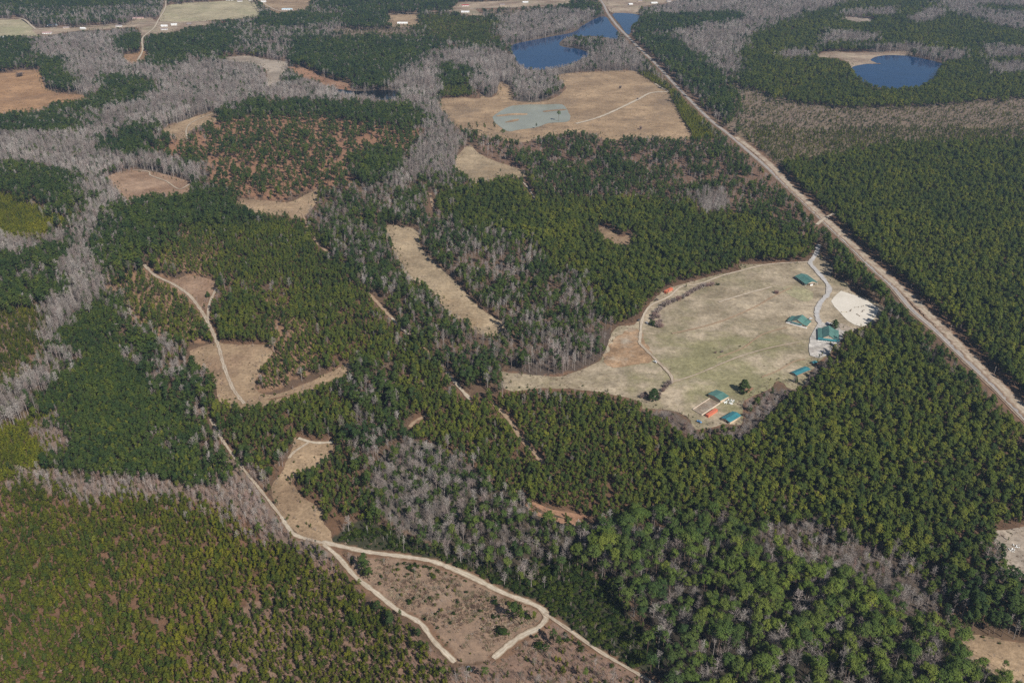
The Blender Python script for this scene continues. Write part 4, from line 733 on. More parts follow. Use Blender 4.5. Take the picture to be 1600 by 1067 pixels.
# single trees and bushes traced one by one: kind, pixel of the foot, height, width factor, label
SINGLES = [
 ('full', 1162, 613, 16, 1.3, 'broad dark green pine standing alone beside the green-roofed shed'),
 ('full', 1021, 626, 15, 1.3, 'dark green evergreen among bare bushes by the farm lawn'),
 ('full', 1304, 513, 12, 1.3, 'round dark evergreen behind the large green-roofed building'),
 ('full', 325, 465, 9, 1.0, 'small dark pine alone in the little brown clearing with forked track'),
 ('tall', 733, 208, 22, 1.2, 'slim pine at the left end of the row before the milky pond'),
 ('tall', 745, 205, 20, 1.1, 'second pine from the left in the row before the milky pond'),
 ('tall', 757, 207, 20, 1.2, 'third pine from the left in the row before the milky pond'),
 ('tall', 772, 205, 20, 1.2, 'fourth pine from the left in the row before the milky pond'),
 ('round', 786, 220, 24, 1.3, 'fullest pine in the row before the milky pond'),
 ('tall', 838, 202, 13, 1.2, 'short pine on the near bank of the milky pond'),
 ('round', 873, 190, 24, 1.1, 'tall broad pine at the right corner of the milky pond'),
 ('tall', 782, 272, 10, 1.0, 'small pine alone in the mown field below the milky pond'),
 ('bush', 969, 139, 10, .8, 'dark bare bush alone high in the golden meadow'),
 ('bush', 996, 156, 6, 1.0, 'small bare bush beside the sand track in the golden meadow'),
 ('bush', 1001, 203, 10, .8, 'bare bush low in the golden meadow near the tree line'),
 ('bush', 31, 120, 14, 1.6, 'round bare tree at the top edge of the orange meadow'),
 ('bush', 1213, 459, 6, 1.4, 'bare grey bush near the long barn on the lawn'),
 ('bush', 1118, 552, 3.2, 1.0, 'left one of two dark bushes in the middle of the lawn'),
 ('bush', 1128, 551, 4, 1.0, 'right one of two dark bushes in the middle of the lawn'),
 ('shrub', 1156, 542, 2.5, 1.3, 'small dark shrub on the lawn right of the two bare bushes'),
 ('shrub', 1121, 446, 5, 1.3, 'small green shrub at the right end of the bare hedge'),
 ('round', 692, 1062, 13, 1.1, 'green pine left of the parked vehicle at the bottom'),
 ('round', 758, 1066, 16, 1.1, 'green pine right of the parked vehicle at the bottom'),
 ('round', 914, 1066, 15, 1.0, 'bright green pine alone in the reddish brush at the bottom'),
 ('round', 1565, 1054, 15, 1.0, 'yellow-green pine alone in the tan field at lower right'),
 ('tall', 613, 972, 10, 1.1, 'left of two small pines beside the lower sand track'),
 ('tall', 625, 968, 11, 1.0, 'right of two small pines beside the lower sand track'),
 ('plant', 562, 917, 9, 1.3, 'small pine leaning over the bend of the lower sand track'),
 ('shrub', 785, 992, 7, 1.8, 'large dark shrub near the right end of the brushy triangle'),
 ('shrub', 846, 1012, 6, 2.2, 'wide dark green shrub below the hairpin of the sand track'),
 ('full', 1183, 632, 9, 1.2, 'dark green bush at the upper end of the bare hedgerow'), ('full', 1171, 642, 8, 1.2, 'dark green bush beside the pale debris heap'), ('full', 1243, 598, 9, .8, 'small olive-green tree by the teal-roofed shed'),
 ('bare_wide', 1240, 600, 12, 1.2, 'broad bare tree in front of the teal-roofed shed at the wood edge'),
 ('bare_wide', 1132, 690, 11, 1.5, 'spreading pale bare tree below the lower green-roofed shed'),
 ('tall', 700, 255, 17, 1.3, None), ('tall', 675, 262, 19, 1.5, None), ('tall', 688, 255, 19, 1.4, None), ('tall', 716, 225, 15, 1.2, None), ('tall', 727, 224, 15, 1.2, None),
]
HEDGE = [(1112,447),(1105,448),(1098,449),(1092,452),(1086,455),(1080,459),(1074,463),(1067,467),(1060,470),(1052,473),(1044,476),(1037,480),(1031,485),(1026,490),(1022,495),(1020,500),(1023,507),(1028,511),(1032,512),(1031,505),(1028,497)]

def stand_phrase(c, bx, by):
    if c == 'r':
        col = 'left' if bx < 1080 else 'middle' if bx < 1260 else 'right'; row = 'upper' if by < 915 else 'middle' if by < 1000 else 'lower'
        w_ = {('left', 'upper'): 'at its upper left', ('middle', 'upper'): 'at its upper edge', ('right', 'upper'): 'at its upper right', ('left', 'middle'): 'at its left edge', ('middle', 'middle'): 'at its centre', ('right', 'middle'): 'at its right side',
              ('left', 'lower'): 'at its lower left', ('middle', 'lower'): 'low in its middle', ('right', 'lower'): 'at its lower right'}[(col, row)]
        return ('in the lower right wood, ' + w_, 'of the lower right wood, ' + w_)
    if c == 'u': return ('in the dark mixed wood above the upper sand track', 'trees of the mixed wood above the sand track')
    if c == 'c': return ('in the pale bare grove left of the central plantation', 'trees of the pale bare grove')
    if c == 'h': return (('in the grey bare belt between pine wood and plantation', 'trees of the grey bare belt at right') if by > 720 else ('in the bare hedgerow below the farm sheds', 'trees of the hedgerow by the sheds'))
    if c == 'H': return ('in the bare hedgerow along the lower farm edge', 'trees of the hedgerow along the farm edge')
    if c == 'b': return ('in the grey leafless wood at left', 'trees of the grey leafless wood') if bx < 300 else ('in the grey leafless wood', 'trees of the grey leafless woods')
    if c == 'S': return ('in the sparse pines on rusty ground', 'trees of the sparse rusty stand')
    if c == 'g': return (('in the bare belt above the young pine plantation', 'trees of the bare belt at left') if bx < 560 else ('in the bare thicket at the edge of the farm', 'trees of the thicket by the farm'))
    if c == 'e': return ('standing in the dark evergreen thicket by the sand track', 'trees in the evergreen thicket')
    if c == 'G': return ('in the reddish brush at the bottom edge', 'trees in the brush at the bottom edge')
    if c == 't': return (('in the dark wood above the tan field at lower right', 'trees of the dark wood at the right edge') if bx > 1300 and by > 800 else ('in the dark pine wood', 'trees of the dark pine woods'))
    if c in 'pP': return ('standing tall in the pine plantation', 'tall trees within the plantations')
    if c in 'mn': return ('in the mixed wood of pines and bare trees', 'trees of the mixed woods')
    if c == 'q': return ('in the young olive-green plantation at lower left', 'trees of the young plantation at lower left')
    if c == 'x': return ('in the sparse sandy stand left of the lower sand track', 'trees of the sparse sandy stand')
    if c == 'K': return ('in the brushy triangle between the two sand tracks', 'bushes of the brushy triangle')
    return ('at the edge of a clearing', 'trees at the edges of clearings') if c == 'o' else ('in the woods', 'trees of the woods')
WORD = {'round': ('pine_tree', 'pine with broad rounded green crown', 'pine tree'), 'tall': ('pine_tree', 'narrow dark green pine', 'pine tree'), 'plant': ('pine_tree', 'slender green pine', 'pine tree'),
        'young': ('young_pine', 'small olive-green pine', 'pine tree'), 'bare': ('bare_tree', 'tall slim leafless grey tree', 'bare tree'), 'bare_wide': ('bare_tree', 'leafless tree with wide pale branches', 'bare tree'),
        'bare_red': ('bare_tree', 'low leafless brownish tree', 'bare tree'), 'shrub': ('shrub', 'rounded dark green shrub', 'shrub'), 'brush': ('brush', 'dry brush', 'brush'), 'olive': ('young_pine', 'small bright olive pine', 'pine tree'), 'bush': ('bare_bush', 'bare bush', 'bush'), 'full': ('pine_tree', 'full-crowned evergreen', 'pine tree')}
def plant_tree(kind, x, y, h, wf, label, group, name=None):
    hn, tr, cr = random.choice(PROTO[kind]); nm, _, cat = WORD[kind]; s = h / hn
    e = empty(name or nm, (x, y, 0), random.random() * 6.283); e.scale = (s * wf, s * wf, s)
    for part, me in (('trunk', tr), ('crown', cr)):
        o = bpy.data.objects.new(part, me); COL.objects.link(o); o.parent = e
    return tag(e, label, cat, group)
for kind, px, py, h, wf, lab in SINGLES:
    if lab is None: 
        p = G(px, py); acc[kind].append(np.array([[p.x, p.y, h, wf, CI['t'], px, py, project(p.x, p.y)[2]]])); continue
    p = G(px, py); plant_tree(kind, p.x, p.y, h, wf, lab, None)
for i, (px, py) in enumerate(HEDGE):
    p = G(px, py); plant_tree('bush', p.x, p.y, 7.0 + 2.5 * random.random(), 1.15, 'purplish bare bush in the curved hedge round the lawn', 'bushes of the curved hedge', 'hedge_bush')
for px, py in ((1017,508),(1021,510)):
    p = G(px, py); plant_tree('full', p.x, p.y, 8, 1.0, 'green shrub at the lower end of the curved hedge', 'green shrubs of the curved hedge')
for px, py, k in ((1008,618,0),(1014,624,0),(1030,618,0),(1036,612,0),(1040,606,0),(1045,602,0),(1028,625,0),(1003,622,0)):
    p = G(px, py); plant_tree('bush', p.x, p.y, 6 + 3 * random.random(), 1.0, 'bare bush in the clump around the dark evergreen by the lawn', 'bushes of the clump by the lawn')

ALL = {}
for kind, L in acc.items(): ALL[kind] = np.concatenate(L) if L else np.zeros((0, 8))
def pick(kinds, count, classes=None):
    rows = []
    for k in kinds:
        A = ALL[k]; hp = F * A[:, 2] * A[:, 3] ** .3 / A[:, 7]
        ty = project(A[:, 0], A[:, 1], A[:, 2])[1]
        ok = (A[:, 5] > 5) & (A[:, 5] < 1595) & (ty > 0) & (ty < 1045) & (A[:, 6] < 1130)
        if classes: ok &= np.isin(A[:, 4], [CI[c] for c in classes])
        rows += [(float(hp[i]), k, int(i)) for i in np.nonzero(ok)[0]]
    rows.sort(reverse=True); rows = rows[:count]; drop = {k: [] for k in kinds}
    for _, k, i in rows:
        x, y, h, wf, c, bx, by, d = ALL[k][i]; ph, gr = stand_phrase(CODES[int(c)], bx, by); nm, lk, cat = WORD[k]
        plant_tree(k, x, y, h, wf, lk + ' ' + ph, nm.replace('_', ' ') + ' ' + gr); drop[k].append(i)
    for k in kinds:
        if drop[k]: ALL[k] = np.delete(ALL[k], drop[k], 0)
pick(['round', 'tall', 'plant'], 260); pick(['bare', 'bare_wide', 'bare_red'], 235); pick(['shrub'], 110, 'K'); pick(['shrub'], 120)

def scatter(name, kind, A, label):
    pts = bpy.data.meshes.new(name); pts.from_pydata(np.concatenate([A[:, :2], np.zeros((len(A), 1))], 1).tolist(), [], [])
    o = bpy.data.objects.new(name, pts); COL.objects.link(o); tag(o, label, WORD[kind][2] if False else None, None, 'stuff')
    hn = PROTO[kind][0][0]; s = A[:, 2] / hn; j = 0.88 + 0.24 * rng.random(len(A))
    scl = np.stack([s * A[:, 3] * j, s * A[:, 3] * j, s], 1)
    rot = np.zeros((len(A), 3)); rot[:, 2] = rng.random(len(A)) * 6.283; rot[:, :2] = rng.normal(size=(len(A), 2)) * 0.03
    a = pts.attributes.new('scl', 'FLOAT_VECTOR', 'POINT'); a.data.foreach_set('vector', scl.ravel())
    a = pts.attributes.new('rot', 'FLOAT_VECTOR', 'POINT'); a.data.foreach_set('vector', rot.ravel())
    a = pts.attributes.new('pick', 'INT', 'POINT'); a.data.foreach_set('value', rng.integers(0, NVAR[kind], len(A)).astype(np.int32))
    ng = bpy.data.node_groups.new('grow_' + name, 'GeometryNodeTree')
    ng.interface.new_socket('Geometry', in_out='INPUT', socket_type='NodeSocketGeometry'); ng.interface.new_socket('Geometry', in_out='OUTPUT', socket_type='NodeSocketGeometry')
    gi, go = ng.nodes.new('NodeGroupInput'), ng.nodes.new('NodeGroupOutput'); ip = ng.nodes.new('GeometryNodeInstanceOnPoints')
    ci = ng.nodes.new('GeometryNodeCollectionInfo'); ci.inputs['Collection'].default_value = PCOL[kind]; ci.inputs['Separate Children'].default_value = True; ci.inputs['Reset Children'].default_value = True
    def named(nm, t):
        x = ng.nodes.new('GeometryNodeInputNamedAttribute'); x.data_type = t; x.inputs['Name'].default_value = nm; return x.outputs['Attribute']
    er = ng.nodes.new('FunctionNodeEulerToRotation'); L = ng.links.new
    L(gi.outputs[0], ip.inputs['Points']); L(ci.outputs[0], ip.inputs['Instance']); ip.inputs['Pick Instance'].default_value = True
    L(named('pick', 'INT'), ip.inputs['Instance Index']); L(named('rot', 'FLOAT_VECTOR'), er.inputs[0]); L(er.outputs[0], ip.inputs['Rotation']); L(named('scl', 'FLOAT_VECTOR'), ip.inputs['Scale'])
    L(ip.outputs[0], go.inputs[0]); md = o.modifiers.new('grow', 'NODES'); md.node_group = ng; return o
PCOL = {}
for kind in NVAR:
    c = bpy.data.collections.new('seed_' + kind); PCOL[kind] = c
    for i, (hn, tr, cr) in enumerate(PROTO[kind]):
        c.objects.link(bpy.data.objects.new('seed_%s_%d' % (kind, i), joined('seed_%s_%d' % (kind, i), tr, cr)))
MASS = {'olive': ('olive_plantation', 'bright olive-green young plantation at the left edge and by the golden meadow'), 'bush': ('bare_bushes', 'bare bushes'), 'full': ('evergreens', 'evergreens'), 'round': ('pine_wood', 'further round-crowned pines of the lower right wood'), 'tall': ('dark_pine_wood', 'mass of dark green pines in the woods further back'), 'plant': ('pine_plantation', 'dense green pine plantations covering the middle and right'),
        'young': ('young_plantation', 'dense young olive-green pine plantations'), 'shrub': ('evergreen_thicket', 'dense dark evergreen thicket beside the upper sand track'), 'bare': ('bare_wood', 'grey leafless swamp woods winding through the land'),
        'bare_wide': ('spreading_bare_wood', 'further spreading leafless trees among the woods'), 'bare_red': ('bare_thicket', 'low brownish leafless thickets'), 'brush': ('dry_brush', 'dry brown brush and weeds in the clearings')}
tot = 0
for kind, (nm, lab) in MASS.items():
    if len(ALL[kind]): scatter(nm, kind, ALL[kind], lab); tot += len(ALL[kind]); print('MASS', kind, len(ALL[kind]))
print('instances', tot)
# ------------------------------------------------------------------ buildings
M['green_roof'] = roof_mat('green_metal_roof', (.085,.18,.148)); M['teal_roof'] = roof_mat('teal_metal_roof', (.04,.17,.19))
M['red_roof'] = roof_mat('red_metal_roof', (.36,.05,.05)); M['grey_roof'] = roof_mat('grey_shingle_roof', (.3,.25,.24)); M['white_roof'] = roof_mat('white_metal_roof', (.78,.78,.76)); M['blue_roof'] = roof_mat('pale_blue_roof', (.5,.62,.68)); M['pink_roof'] = roof_mat('faded_red_roof', (.42,.27,.25))
M['tan_wall'] = plain_mat('tan_siding', (.55,.43,.31)); M['white_wall'] = plain_mat('white_siding', (.78,.77,.74)); M['brown_wall'] = plain_mat('brown_boards', (.2,.14,.1)); M['trim'] = plain_mat('white_trim', (.75,.73,.69))
M['dark'] = plain_mat('doorway_shade', (.03,.027,.025)); M['glass'] = plain_mat('window_glass', (.05,.06,.08), 0.1, 0.1, 1, 0, 0.6); M['wood'] = plain_mat('weathered_wood', (.24,.18,.13)); M['block'] = plain_mat('concrete_block', (.6,.5,.4))
M['orange'] = plain_mat('orange_paint', (.56,.16,.09), 0.45, 0.12, 0.3, 0, 0.4); M['orange_dark'] = plain_mat('rusty_orange_paint', (.42,.1,.055), 0.6); M['rubber'] = plain_mat('tyre_rubber', (.02,.02,.02)); M['pole'] = plain_mat('pole_wood', (.42,.38,.34))
M['white_tarp'] = plain_mat('white_tarp', (.75,.75,.72), 0.6, 0.2, 0.8); M['green_tarp'] = plain_mat('green_debris', (.2,.24,.16), 0.8, 0.4, 1.0); M['steel'] = plain_mat('galvanised_steel', (.5,.5,.5), 0.4, 0.1, 1, 0.6)
def Gz(px, py, z):
    x, y = ground_np(px, py); k = (H - z) / H; return Vector((float(x) * k, float(y) * k, 0))
def frame3(A, B, C, z):
    """footprint from three eave corners: back-left, front-left, front-right; front is local -y"""
    a, b, c = Gz(*A, z), Gz(*B, z), Gz(*C, z); ax = (c - b); wd = ax.length; ax.normalize(); ay = (a - b); ln = ay.length; ay.normalize()
    ayp = Vector((-ax.y, ax.x, 0)); ang = math.atan2(ax.y, ax.x)
    ln *= abs(ay.dot(ayp)) if abs(ay.dot(ayp)) > .5 else 1
    cen = b + ax * wd / 2 + ayp * ln / 2; print('bld', round(wd, 1), round(ln, 1), round(math.degrees(ang)), 'skew', round(math.degrees(math.acos(max(-1, min(1, ay.dot(ayp)))))))
    return cen, wd, ln, ang
def gable_roof(mb, w_, l_, z0, rise, over=0.5, t=0.18, x0=0.0):
    hw = w_ / 2 + over; zz = z0 - rise * over / (w_ / 2)
    for s in (-1, 1):
        q = [(x0, -l_/2 - over, z0 + rise), (x0 + s * hw, -l_/2 - over, zz), (x0 + s * hw, l_/2 + over, zz), (x0, l_/2 + over, z0 + rise)]
        mb.slab(q if s > 0 else q[::-1], t)
    return mb
def wall_block(w_, l_, z, rise=0):
    mb = MB()
    if rise: mb.prism([(-w_/2, 0), (w_/2, 0), (w_/2, z - .05), (0, z + rise - .22), (-w_/2, z - .05)], -l_/2, l_/2)
    else: mb.box(-w_/2, w_/2, -l_/2, l_/2, 0, z)
    return mb
def opening(parent, name, x0, x1, z0, z1, y, mat, axis='y', frame=None):
    e = 0.06
    if axis == 'y': mb = MB().box(x0, x1, y - e, y + e, z0, z1)
    else: mb = MB().box(y - e, y + e, x0, x1, z0, z1)
    o = mb.build(name, mat, parent)
    if frame:
        f = MB()
        for (a, b, c, d) in ((x0 - .12, x0, z0 - .1, z1 + .1), (x1, x1 + .12, z0 - .1, z1 + .1), (x0, x1, z1, z1 + .12), (x0, x1, z0 - .1, z0)):
            if axis == 'y': f.box(a, b, y - e * 1.6, y + e * 1.6, c, d)
            else: f.box(y - e * 1.6, y + e * 1.6, a, b, c, d)
        f.build('frame', frame, o)
    return o

# long open-sided barn
cen, w_, l_, an = frame3((1243.3,431.1), (1259.2,444.2), (1278.7,441.6), 4.0)
r = tag(empty('barn', cen, an), 'long green-roofed open-sided barn beside the gravel drive', 'barn')
w2, l2 = w_ - 1.2, l_ - 1.2
rf = gable_roof(MB(), w2, l2, 4.2, 2.6, 0.6).build('roof', M['green_roof'], r); MB().box(-.25, .25, -l2/2 - .6, l2/2 + .6, 6.72, 6.86).build('ridge_cap', M['teal_roof'], rf)
MB().box(-w2*.18, w2*.32, -l2*.36, l2*.45, 0, 3.9).build('stalls', M['brown_wall'], r)
mb = MB().prism([(-w2/2, 4.05), (w2/2, 4.05), (0, 6.5)], -l2/2, -l2/2 + .15); mb.build('gable_panel', M['tan_wall'], r)
MB().prism([(-w2/2, 4.05), (w2/2, 4.05), (0, 6.5)], l2/2 - .15, l2/2).build('gable_panel', M['tan_wall'], r)
post = None
for i in range(8):
    y = -l2/2 + .2 + (l2 - .4) * i / 7
    for x in (-w2/2 + .15, w2/2 - .15):
        if post is None: post = MB().box(-.16, .16, -.16, .16, 0, 4.05).build('post', M['trim'], r, (x, y, 0))
        else:
            q = post.copy(); COL.objects.link(q); q.location = (x, y, 0); q.parent = r
opening(r, 'gate', -2, 2.2, .2, 2.6, -l2/2 + .3, M['trim'])

def leanto_house(A, B, C, z, label, porch=True, pz=3.0):
    cen, w_, l_, an = frame3(A, B, C, z); r = tag(empty('farmhouse', cen, an), label, 'house'); cw = w_ * .52; lw = (w_ - cw) / 2
    wall_block(cw, l_ - 1.0, 4.6, 3.4).build('wall', M['tan_wall'], r); gable_roof(MB(), cw, l_ - .4, 4.7, 3.5, 0.35).build('roof', M['green_roof'], r)
    for s in (-1, 1):
        x0, x1 = s * (cw / 2 + .36), s * (w_ / 2)
        q = [(x0, -l_/2, 4.15), (x1, -l_/2, z), (x1, l_/2, z), (x0, l_/2, 4.15)]; MB().slab(q if s > 0 else q[::-1], .16).build('lean_to_roof', M['green_roof'], r)
        xa, xb = sorted((s * (cw / 2 + .02), s * (w_ / 2 - .7))); MB().box(xa, xb, -l_/2 + 1.4, l_/2 - .8, 0, z - .25).build('side_wing', M['tan_wall'] if s > 0 else M['white_wall'], r)
        for k in range(3):
            y = -l_/2 + 1.8 + (l_ - 3.6) * (k + .5) / 3; opening(r, 'window', y - .7, y + .7, 1.0, 2.2, s * (w_/2 - .7), M['glass'], 'x', M['trim'])
    if porch:
        q = [(-w_/2, -l_/2 + .4, 3.6), (-w_/2, -l_/2 - 3.2, 2.7), (w_/2, -l_/2 - 3.2, 2.7), (w_/2, -l_/2 + .4, 3.6)]; MB().slab(q, .14).build('porch_roof', M['teal_roof'], r)
        for k in range(6):
            x = -w_/2 + .3 + (w_ - .6) * k / 5; MB().box(x - .1, x + .1, -l_/2 - 3.0, -l_/2 - 2.8, 0, 2.6).build('porch_post', M['trim'], r)
    else:
        q = [(-cw/2, -l_/2 + .5, 3.3), (-cw/2, -l_/2 - .8, 2.7), (cw/2, -l_/2 - .8, 2.7), (cw/2, -l_/2 + .5, 3.3)]; MB().slab(q, .14).build('porch_roof', M['teal_roof'], r)
    MB().box(-w_/2 - .3, w_/2 + .3, -l_/2 - (3.6 if porch else 1.3), -l_/2 + .3, 0, .95).build('porch_floor', M['trim'], r)
    opening(r, 'window', -.6, .6, 5.0, 6.2, -l_/2 + .5, M['glass'], 'y', M['trim']); opening(r, 'door', 1.2, 2.3, 1.0, 3.0, -l_/2 + .5, M['brown_wall'], 'y', M['trim'])
    for x in (-3.2, -1.6, 3.6): opening(r, 'window', x - .55, x + .55, 1.5, 2.6, -l_/2 + .5, M['glass'], 'y', M['trim'])
    return r
leanto_house((1236.4,493.0), (1229.4,501.0), (1260.9,509.6), 3.0, 'green-roofed house with a tan gable facing the lawn', False)
leanto_house((1278.1,512.4), (1278.1,528.0), (1311.6,532.0), 3.0, 'largest green-roofed house at the edge of the pines', True)

def shed(A, B, C, z, rise, label, roof, wall, door=True, name='shed', wins=0, cat='shed'):
    cen, w_, l_, an = frame3(A, B, C, z); r = tag(empty(name, cen, an), label, cat); w2, l2 = w_ - .9, l_ - .9
    wall_block(w2, l2, z, rise).build('wall', M[wall], r); gable_roof(MB(), w2, l2, z, rise, .45).build('roof', M[roof], r)
    if door: opening(r, 'door', w2*.05, w2*.38, .1, z*.82, -l2/2, M['dark'], 'y', M['trim'])  # near-black panel on the solid wall paints the shade of an open doorway
    for k in range(2): x = -w2*.3 + k*1.7; opening(r, 'window', x - .4, x + .4, 1.2, 2.1, -l2/2, M['glass'], 'y', M['trim'])
    return r, w2, l2
shed((1118.3,607.9), (1106.2,615.1), (1126.2,625.6), 4.2, 1.3, 'green-roofed shed joined to a walled yard', 'green_roof', 'tan_wall', False)
shed((1144.5,642.0), (1126.5,652.5), (1140.6,659.7), 3.2, 1.2, 'lower green-roofed shed with a dark doorway near the bare trees', 'teal_roof', 'tan_wall')
shed((1252.3,569.1), (1235.5,581.2), (1244.8,586.2), 2.8, .8, 'long teal-roofed shed half hidden by bare trees', 'teal_roof', 'wood')
shed((1270.0,561.8), (1266.4,565.3), (1272.0,568.2), 2.6, .7, 'tiny teal-roofed hut at the wood edge', 'teal_roof', 'wood', True, 'hut', cat='hut')

# walled yard
ZW = 1.7; cs = [Gz(1108.8,621.6,ZW), Gz(1082.2,638.7,ZW), Gz(1096.6,647.2,ZW), Gz(1125.0,628.8,ZW)]
r = tag(empty('walled_yard', cs[1]), 'rectangular yard with tan block walls beside the green-roofed shed', 'yard wall')
def wall_seg(p, q, h, t, mat, parent, name='wall'):
    d = (q - p); L = d.length; o = MB().box(0, L, -t/2, t/2, 0, h).build(name, mat, parent, p - (parent.location if parent else Vector()), math.atan2(d.y, d.x)); return o
for i in range(3): wall_seg(cs[i], cs[i+1], ZW, .35, M['block'], r)
fl = [c - cs[1] + Vector((0, 0, .85)) for c in cs]; mesh_obj('floor', fl, [(0, 1, 2, 3)], field_mat('trodden_yard', (.26,.2,.15), (.34,.27,.2), (.36,.31,.25), patch=.1), r)
for k in range(9):
    f = .08 + .84 * k / 8; a = cs[1].lerp(cs[0], f); b2 = cs[2].lerp(cs[3], f); wall_seg(a.lerp(b2, .1), a.lerp(b2, .35 + .5 * random.random()), 1.0, .25, M['wood'], r, 'rail')

# shipping containers
def container(px0, py0, px1, py1, label, wd=2.9, ht=2.9):
    a, b2 = G(px0, py0), G(px1, py1); d = b2 - a; L = d.length; r = tag(empty('shipping_container', (a + b2) / 2, math.atan2(d.y, d.x)), label, 'container'); x = L / 2
    mb = MB(); n = 22
    for s in (-1, 1):      # corrugated long sides
        pts = [(-x + L * i / n, s * (wd/2 - (.09 if i % 2 else 0))) for i in range(n + 1)]
        mb.add([(p, q, .15) for p, q in pts] + [(p, q, ht) for p, q in pts], [(i, i+1, n+2+i, n+1+i) if s < 0 else (i+1, i, n+1+i, n+2+i) for i in range(n)])
    mb.build('side_walls', M['orange'], r); MB().box(-x, x, -wd/2, wd/2, ht, ht + .12).build('roof', M['orange'], r); MB().box(-x, x, -wd/2, wd/2, 0, .15).build('base_frame', M['orange_dark'], r)
    for sx in (-1, 1):
        for sy in (-1, 1): MB().box(sx*x - .12, sx*x + .12, sy*wd/2 - .12, sy*wd/2 + .12, .1, ht + .06).build('corner_post', M['orange_dark'], r)
    for sy in (-1, 1): MB().box(-x - .05, -x + .05, *sorted((sy * .03, sy * (wd/2 - .14))), .15, ht).build('door', M['orange_dark'], r)
    MB().box(x - .1, x - .02, -wd/2 + .1, wd/2 - .1, .15, ht).build('end_wall', M['orange'], r)
container(1104.5,652.0,1119.0,642.5, 'orange shipping container beside the walled yard', 3.4, 3.2)
container(1039.0,458.5,1049.5,453.0, 'orange shipping container at the edge of the pines by the dirt track', 3.6, 3.3)

# vehicles
def vehicle(px, py, rz, body, label, kind='car', L=4.8):
    r = tag(empty('parked_' + ('truck' if kind == 'truck' else 'car'), G(px, py, .96), rz), label, kind); wd = 1.9; x = L / 2
    pm = plain_mat('paint_' + label.split()[0], body, 0.3, 0.05, 0.5, 0, 0.6)
    MB().prism([(-x, .45), (-x + .1, .95), (-x + .25, 1.05), (x * .45, 1.05), (x - .15, .92), (x, .75), (x, .45)], -wd/2, wd/2).build('body', pm, r)
    cab = [(-x * .82, 1.06), (-x * .6, 1.7), (x * .12, 1.72), (x * .45, 1.06)] if kind == 'car' else [(-x * .1, 1.06), (-x * .06, 1.85), (x * .3, 1.85), (x * .52, 1.06)]
    MB().prism(cab, -wd/2 + .12, wd/2 - .12).build('cabin', M['glass'], r)
    top = [(cab[1][0] + .05, cab[1][1] - .02), (cab[1][0], cab[1][1] + .07), (cab[2][0], cab[2][1] + .07), (cab[2][0] + .1, cab[2][1] - .02)]; MB().prism(top, -wd/2 + .1, wd/2 - .1).build('roof', pm, r)
    wh = None
    for sx in (-.62, .62):
        for sy in (-1, 1):
            if wh is None: wh = MB().tube((0, -.12, 0), (0, .12, 0), .36, .36, 10).build('wheel', M['rubber'], r, (sx * x, sy * (wd/2 - .05), .36))
            else: q = wh.copy(); COL.objects.link(q); q.parent = r; q.location = (sx * x, sy * (wd/2 - .05), .36)
    for sy in (-.65, .65): MB().box(x - .02, x + .03, sy - .18, sy + .18, .68, .82).build('headlight', M['trim'], r)
vehicle(998,501.5,1.2,(.05,.05,.055),'dark car parked left of the dirt track by the pines')
vehicle(1010,506,2.0,(.35,.36,.38),'silver car parked against the curved hedge')
vehicle(1023.5,567,2.2,(.75,.75,.73),'white car parked alone beside the dirt track on the lawn')
vehicle(1026,470,.5,(.06,.045,.04),'dark truck parked below the orange container at the pines', 'truck', 5.6)
vehicle(1293,506.5,.1,(.45,.45,.5),'grey car behind the largest green-roofed house')
vehicle(1297,509.0,-.2,(.03,.04,.05),'black truck behind the largest green-roofed house', 'truck', 5.8)
vehicle(1092.3,660.5,-.8,(.12,.3,.55),'blue and white truck below the walled yard', 'truck', 5.6)
vehicle(734.0,1046.5,2.3,(.3,.31,.34),'grey vehicle between two pines at the bottom edge', 'truck', 5.4)
vehicle(1266,499.5,.3,(.78,.78,.76),'white car beside the house with the tan gable')

# heap of white debris
def heap(px, py, R, h, mat, label, seed, n=26):
    r_ = np.random.default_rng(seed); root = tag(empty('debris_heap', G(px, py)), label, 'debris heap')
    for k, mt in enumerate(mat):
        mb = MB()
        for i in range(n):
            a, q = r_.random() * 6.28, R * r_.random() ** .6; z = h * (1 - (q / R) ** 1.3) * r_.random(); c = Vector((q * math.cos(a), q * math.sin(a), z + .3)); s = .5 + .9 * r_.random()
            d1 = Vector(r_.normal(size=3)).normalized() * s; d2 = d1.cross(Vector(r_.normal(size=3))).normalized() * s * .7; up = d1.cross(d2).normalized() * .12
            mb.add([c+d1+up, c+d2+up, c-d1+up, c-d2+up, c+d1-up, c+d2-up, c-d1-up, c-d2-up], [(0,1,2,3),(7,6,5,4),(0,4,5,1),(1,5,6,2),(2,6,7,3),(3,7,4,0)])
        o = mb.build('debris', mt, root); o['kind'] = 'stuff'
heap(1139,628,6.0,2.6,[M['white_tarp'],M['white_tarp'],M['green_tarp']],'pale heap of debris right of the green-roofed shed',1)
for i, (px, py) in enumerate(((1588,853),(1580,860))): heap(px, py, 2.6, .8, [M['white_tarp']], ['white scrap heap nearer the right edge of the grey clearing','smaller white scrap heap below it in the grey clearing'][i], 5 + i, 12)

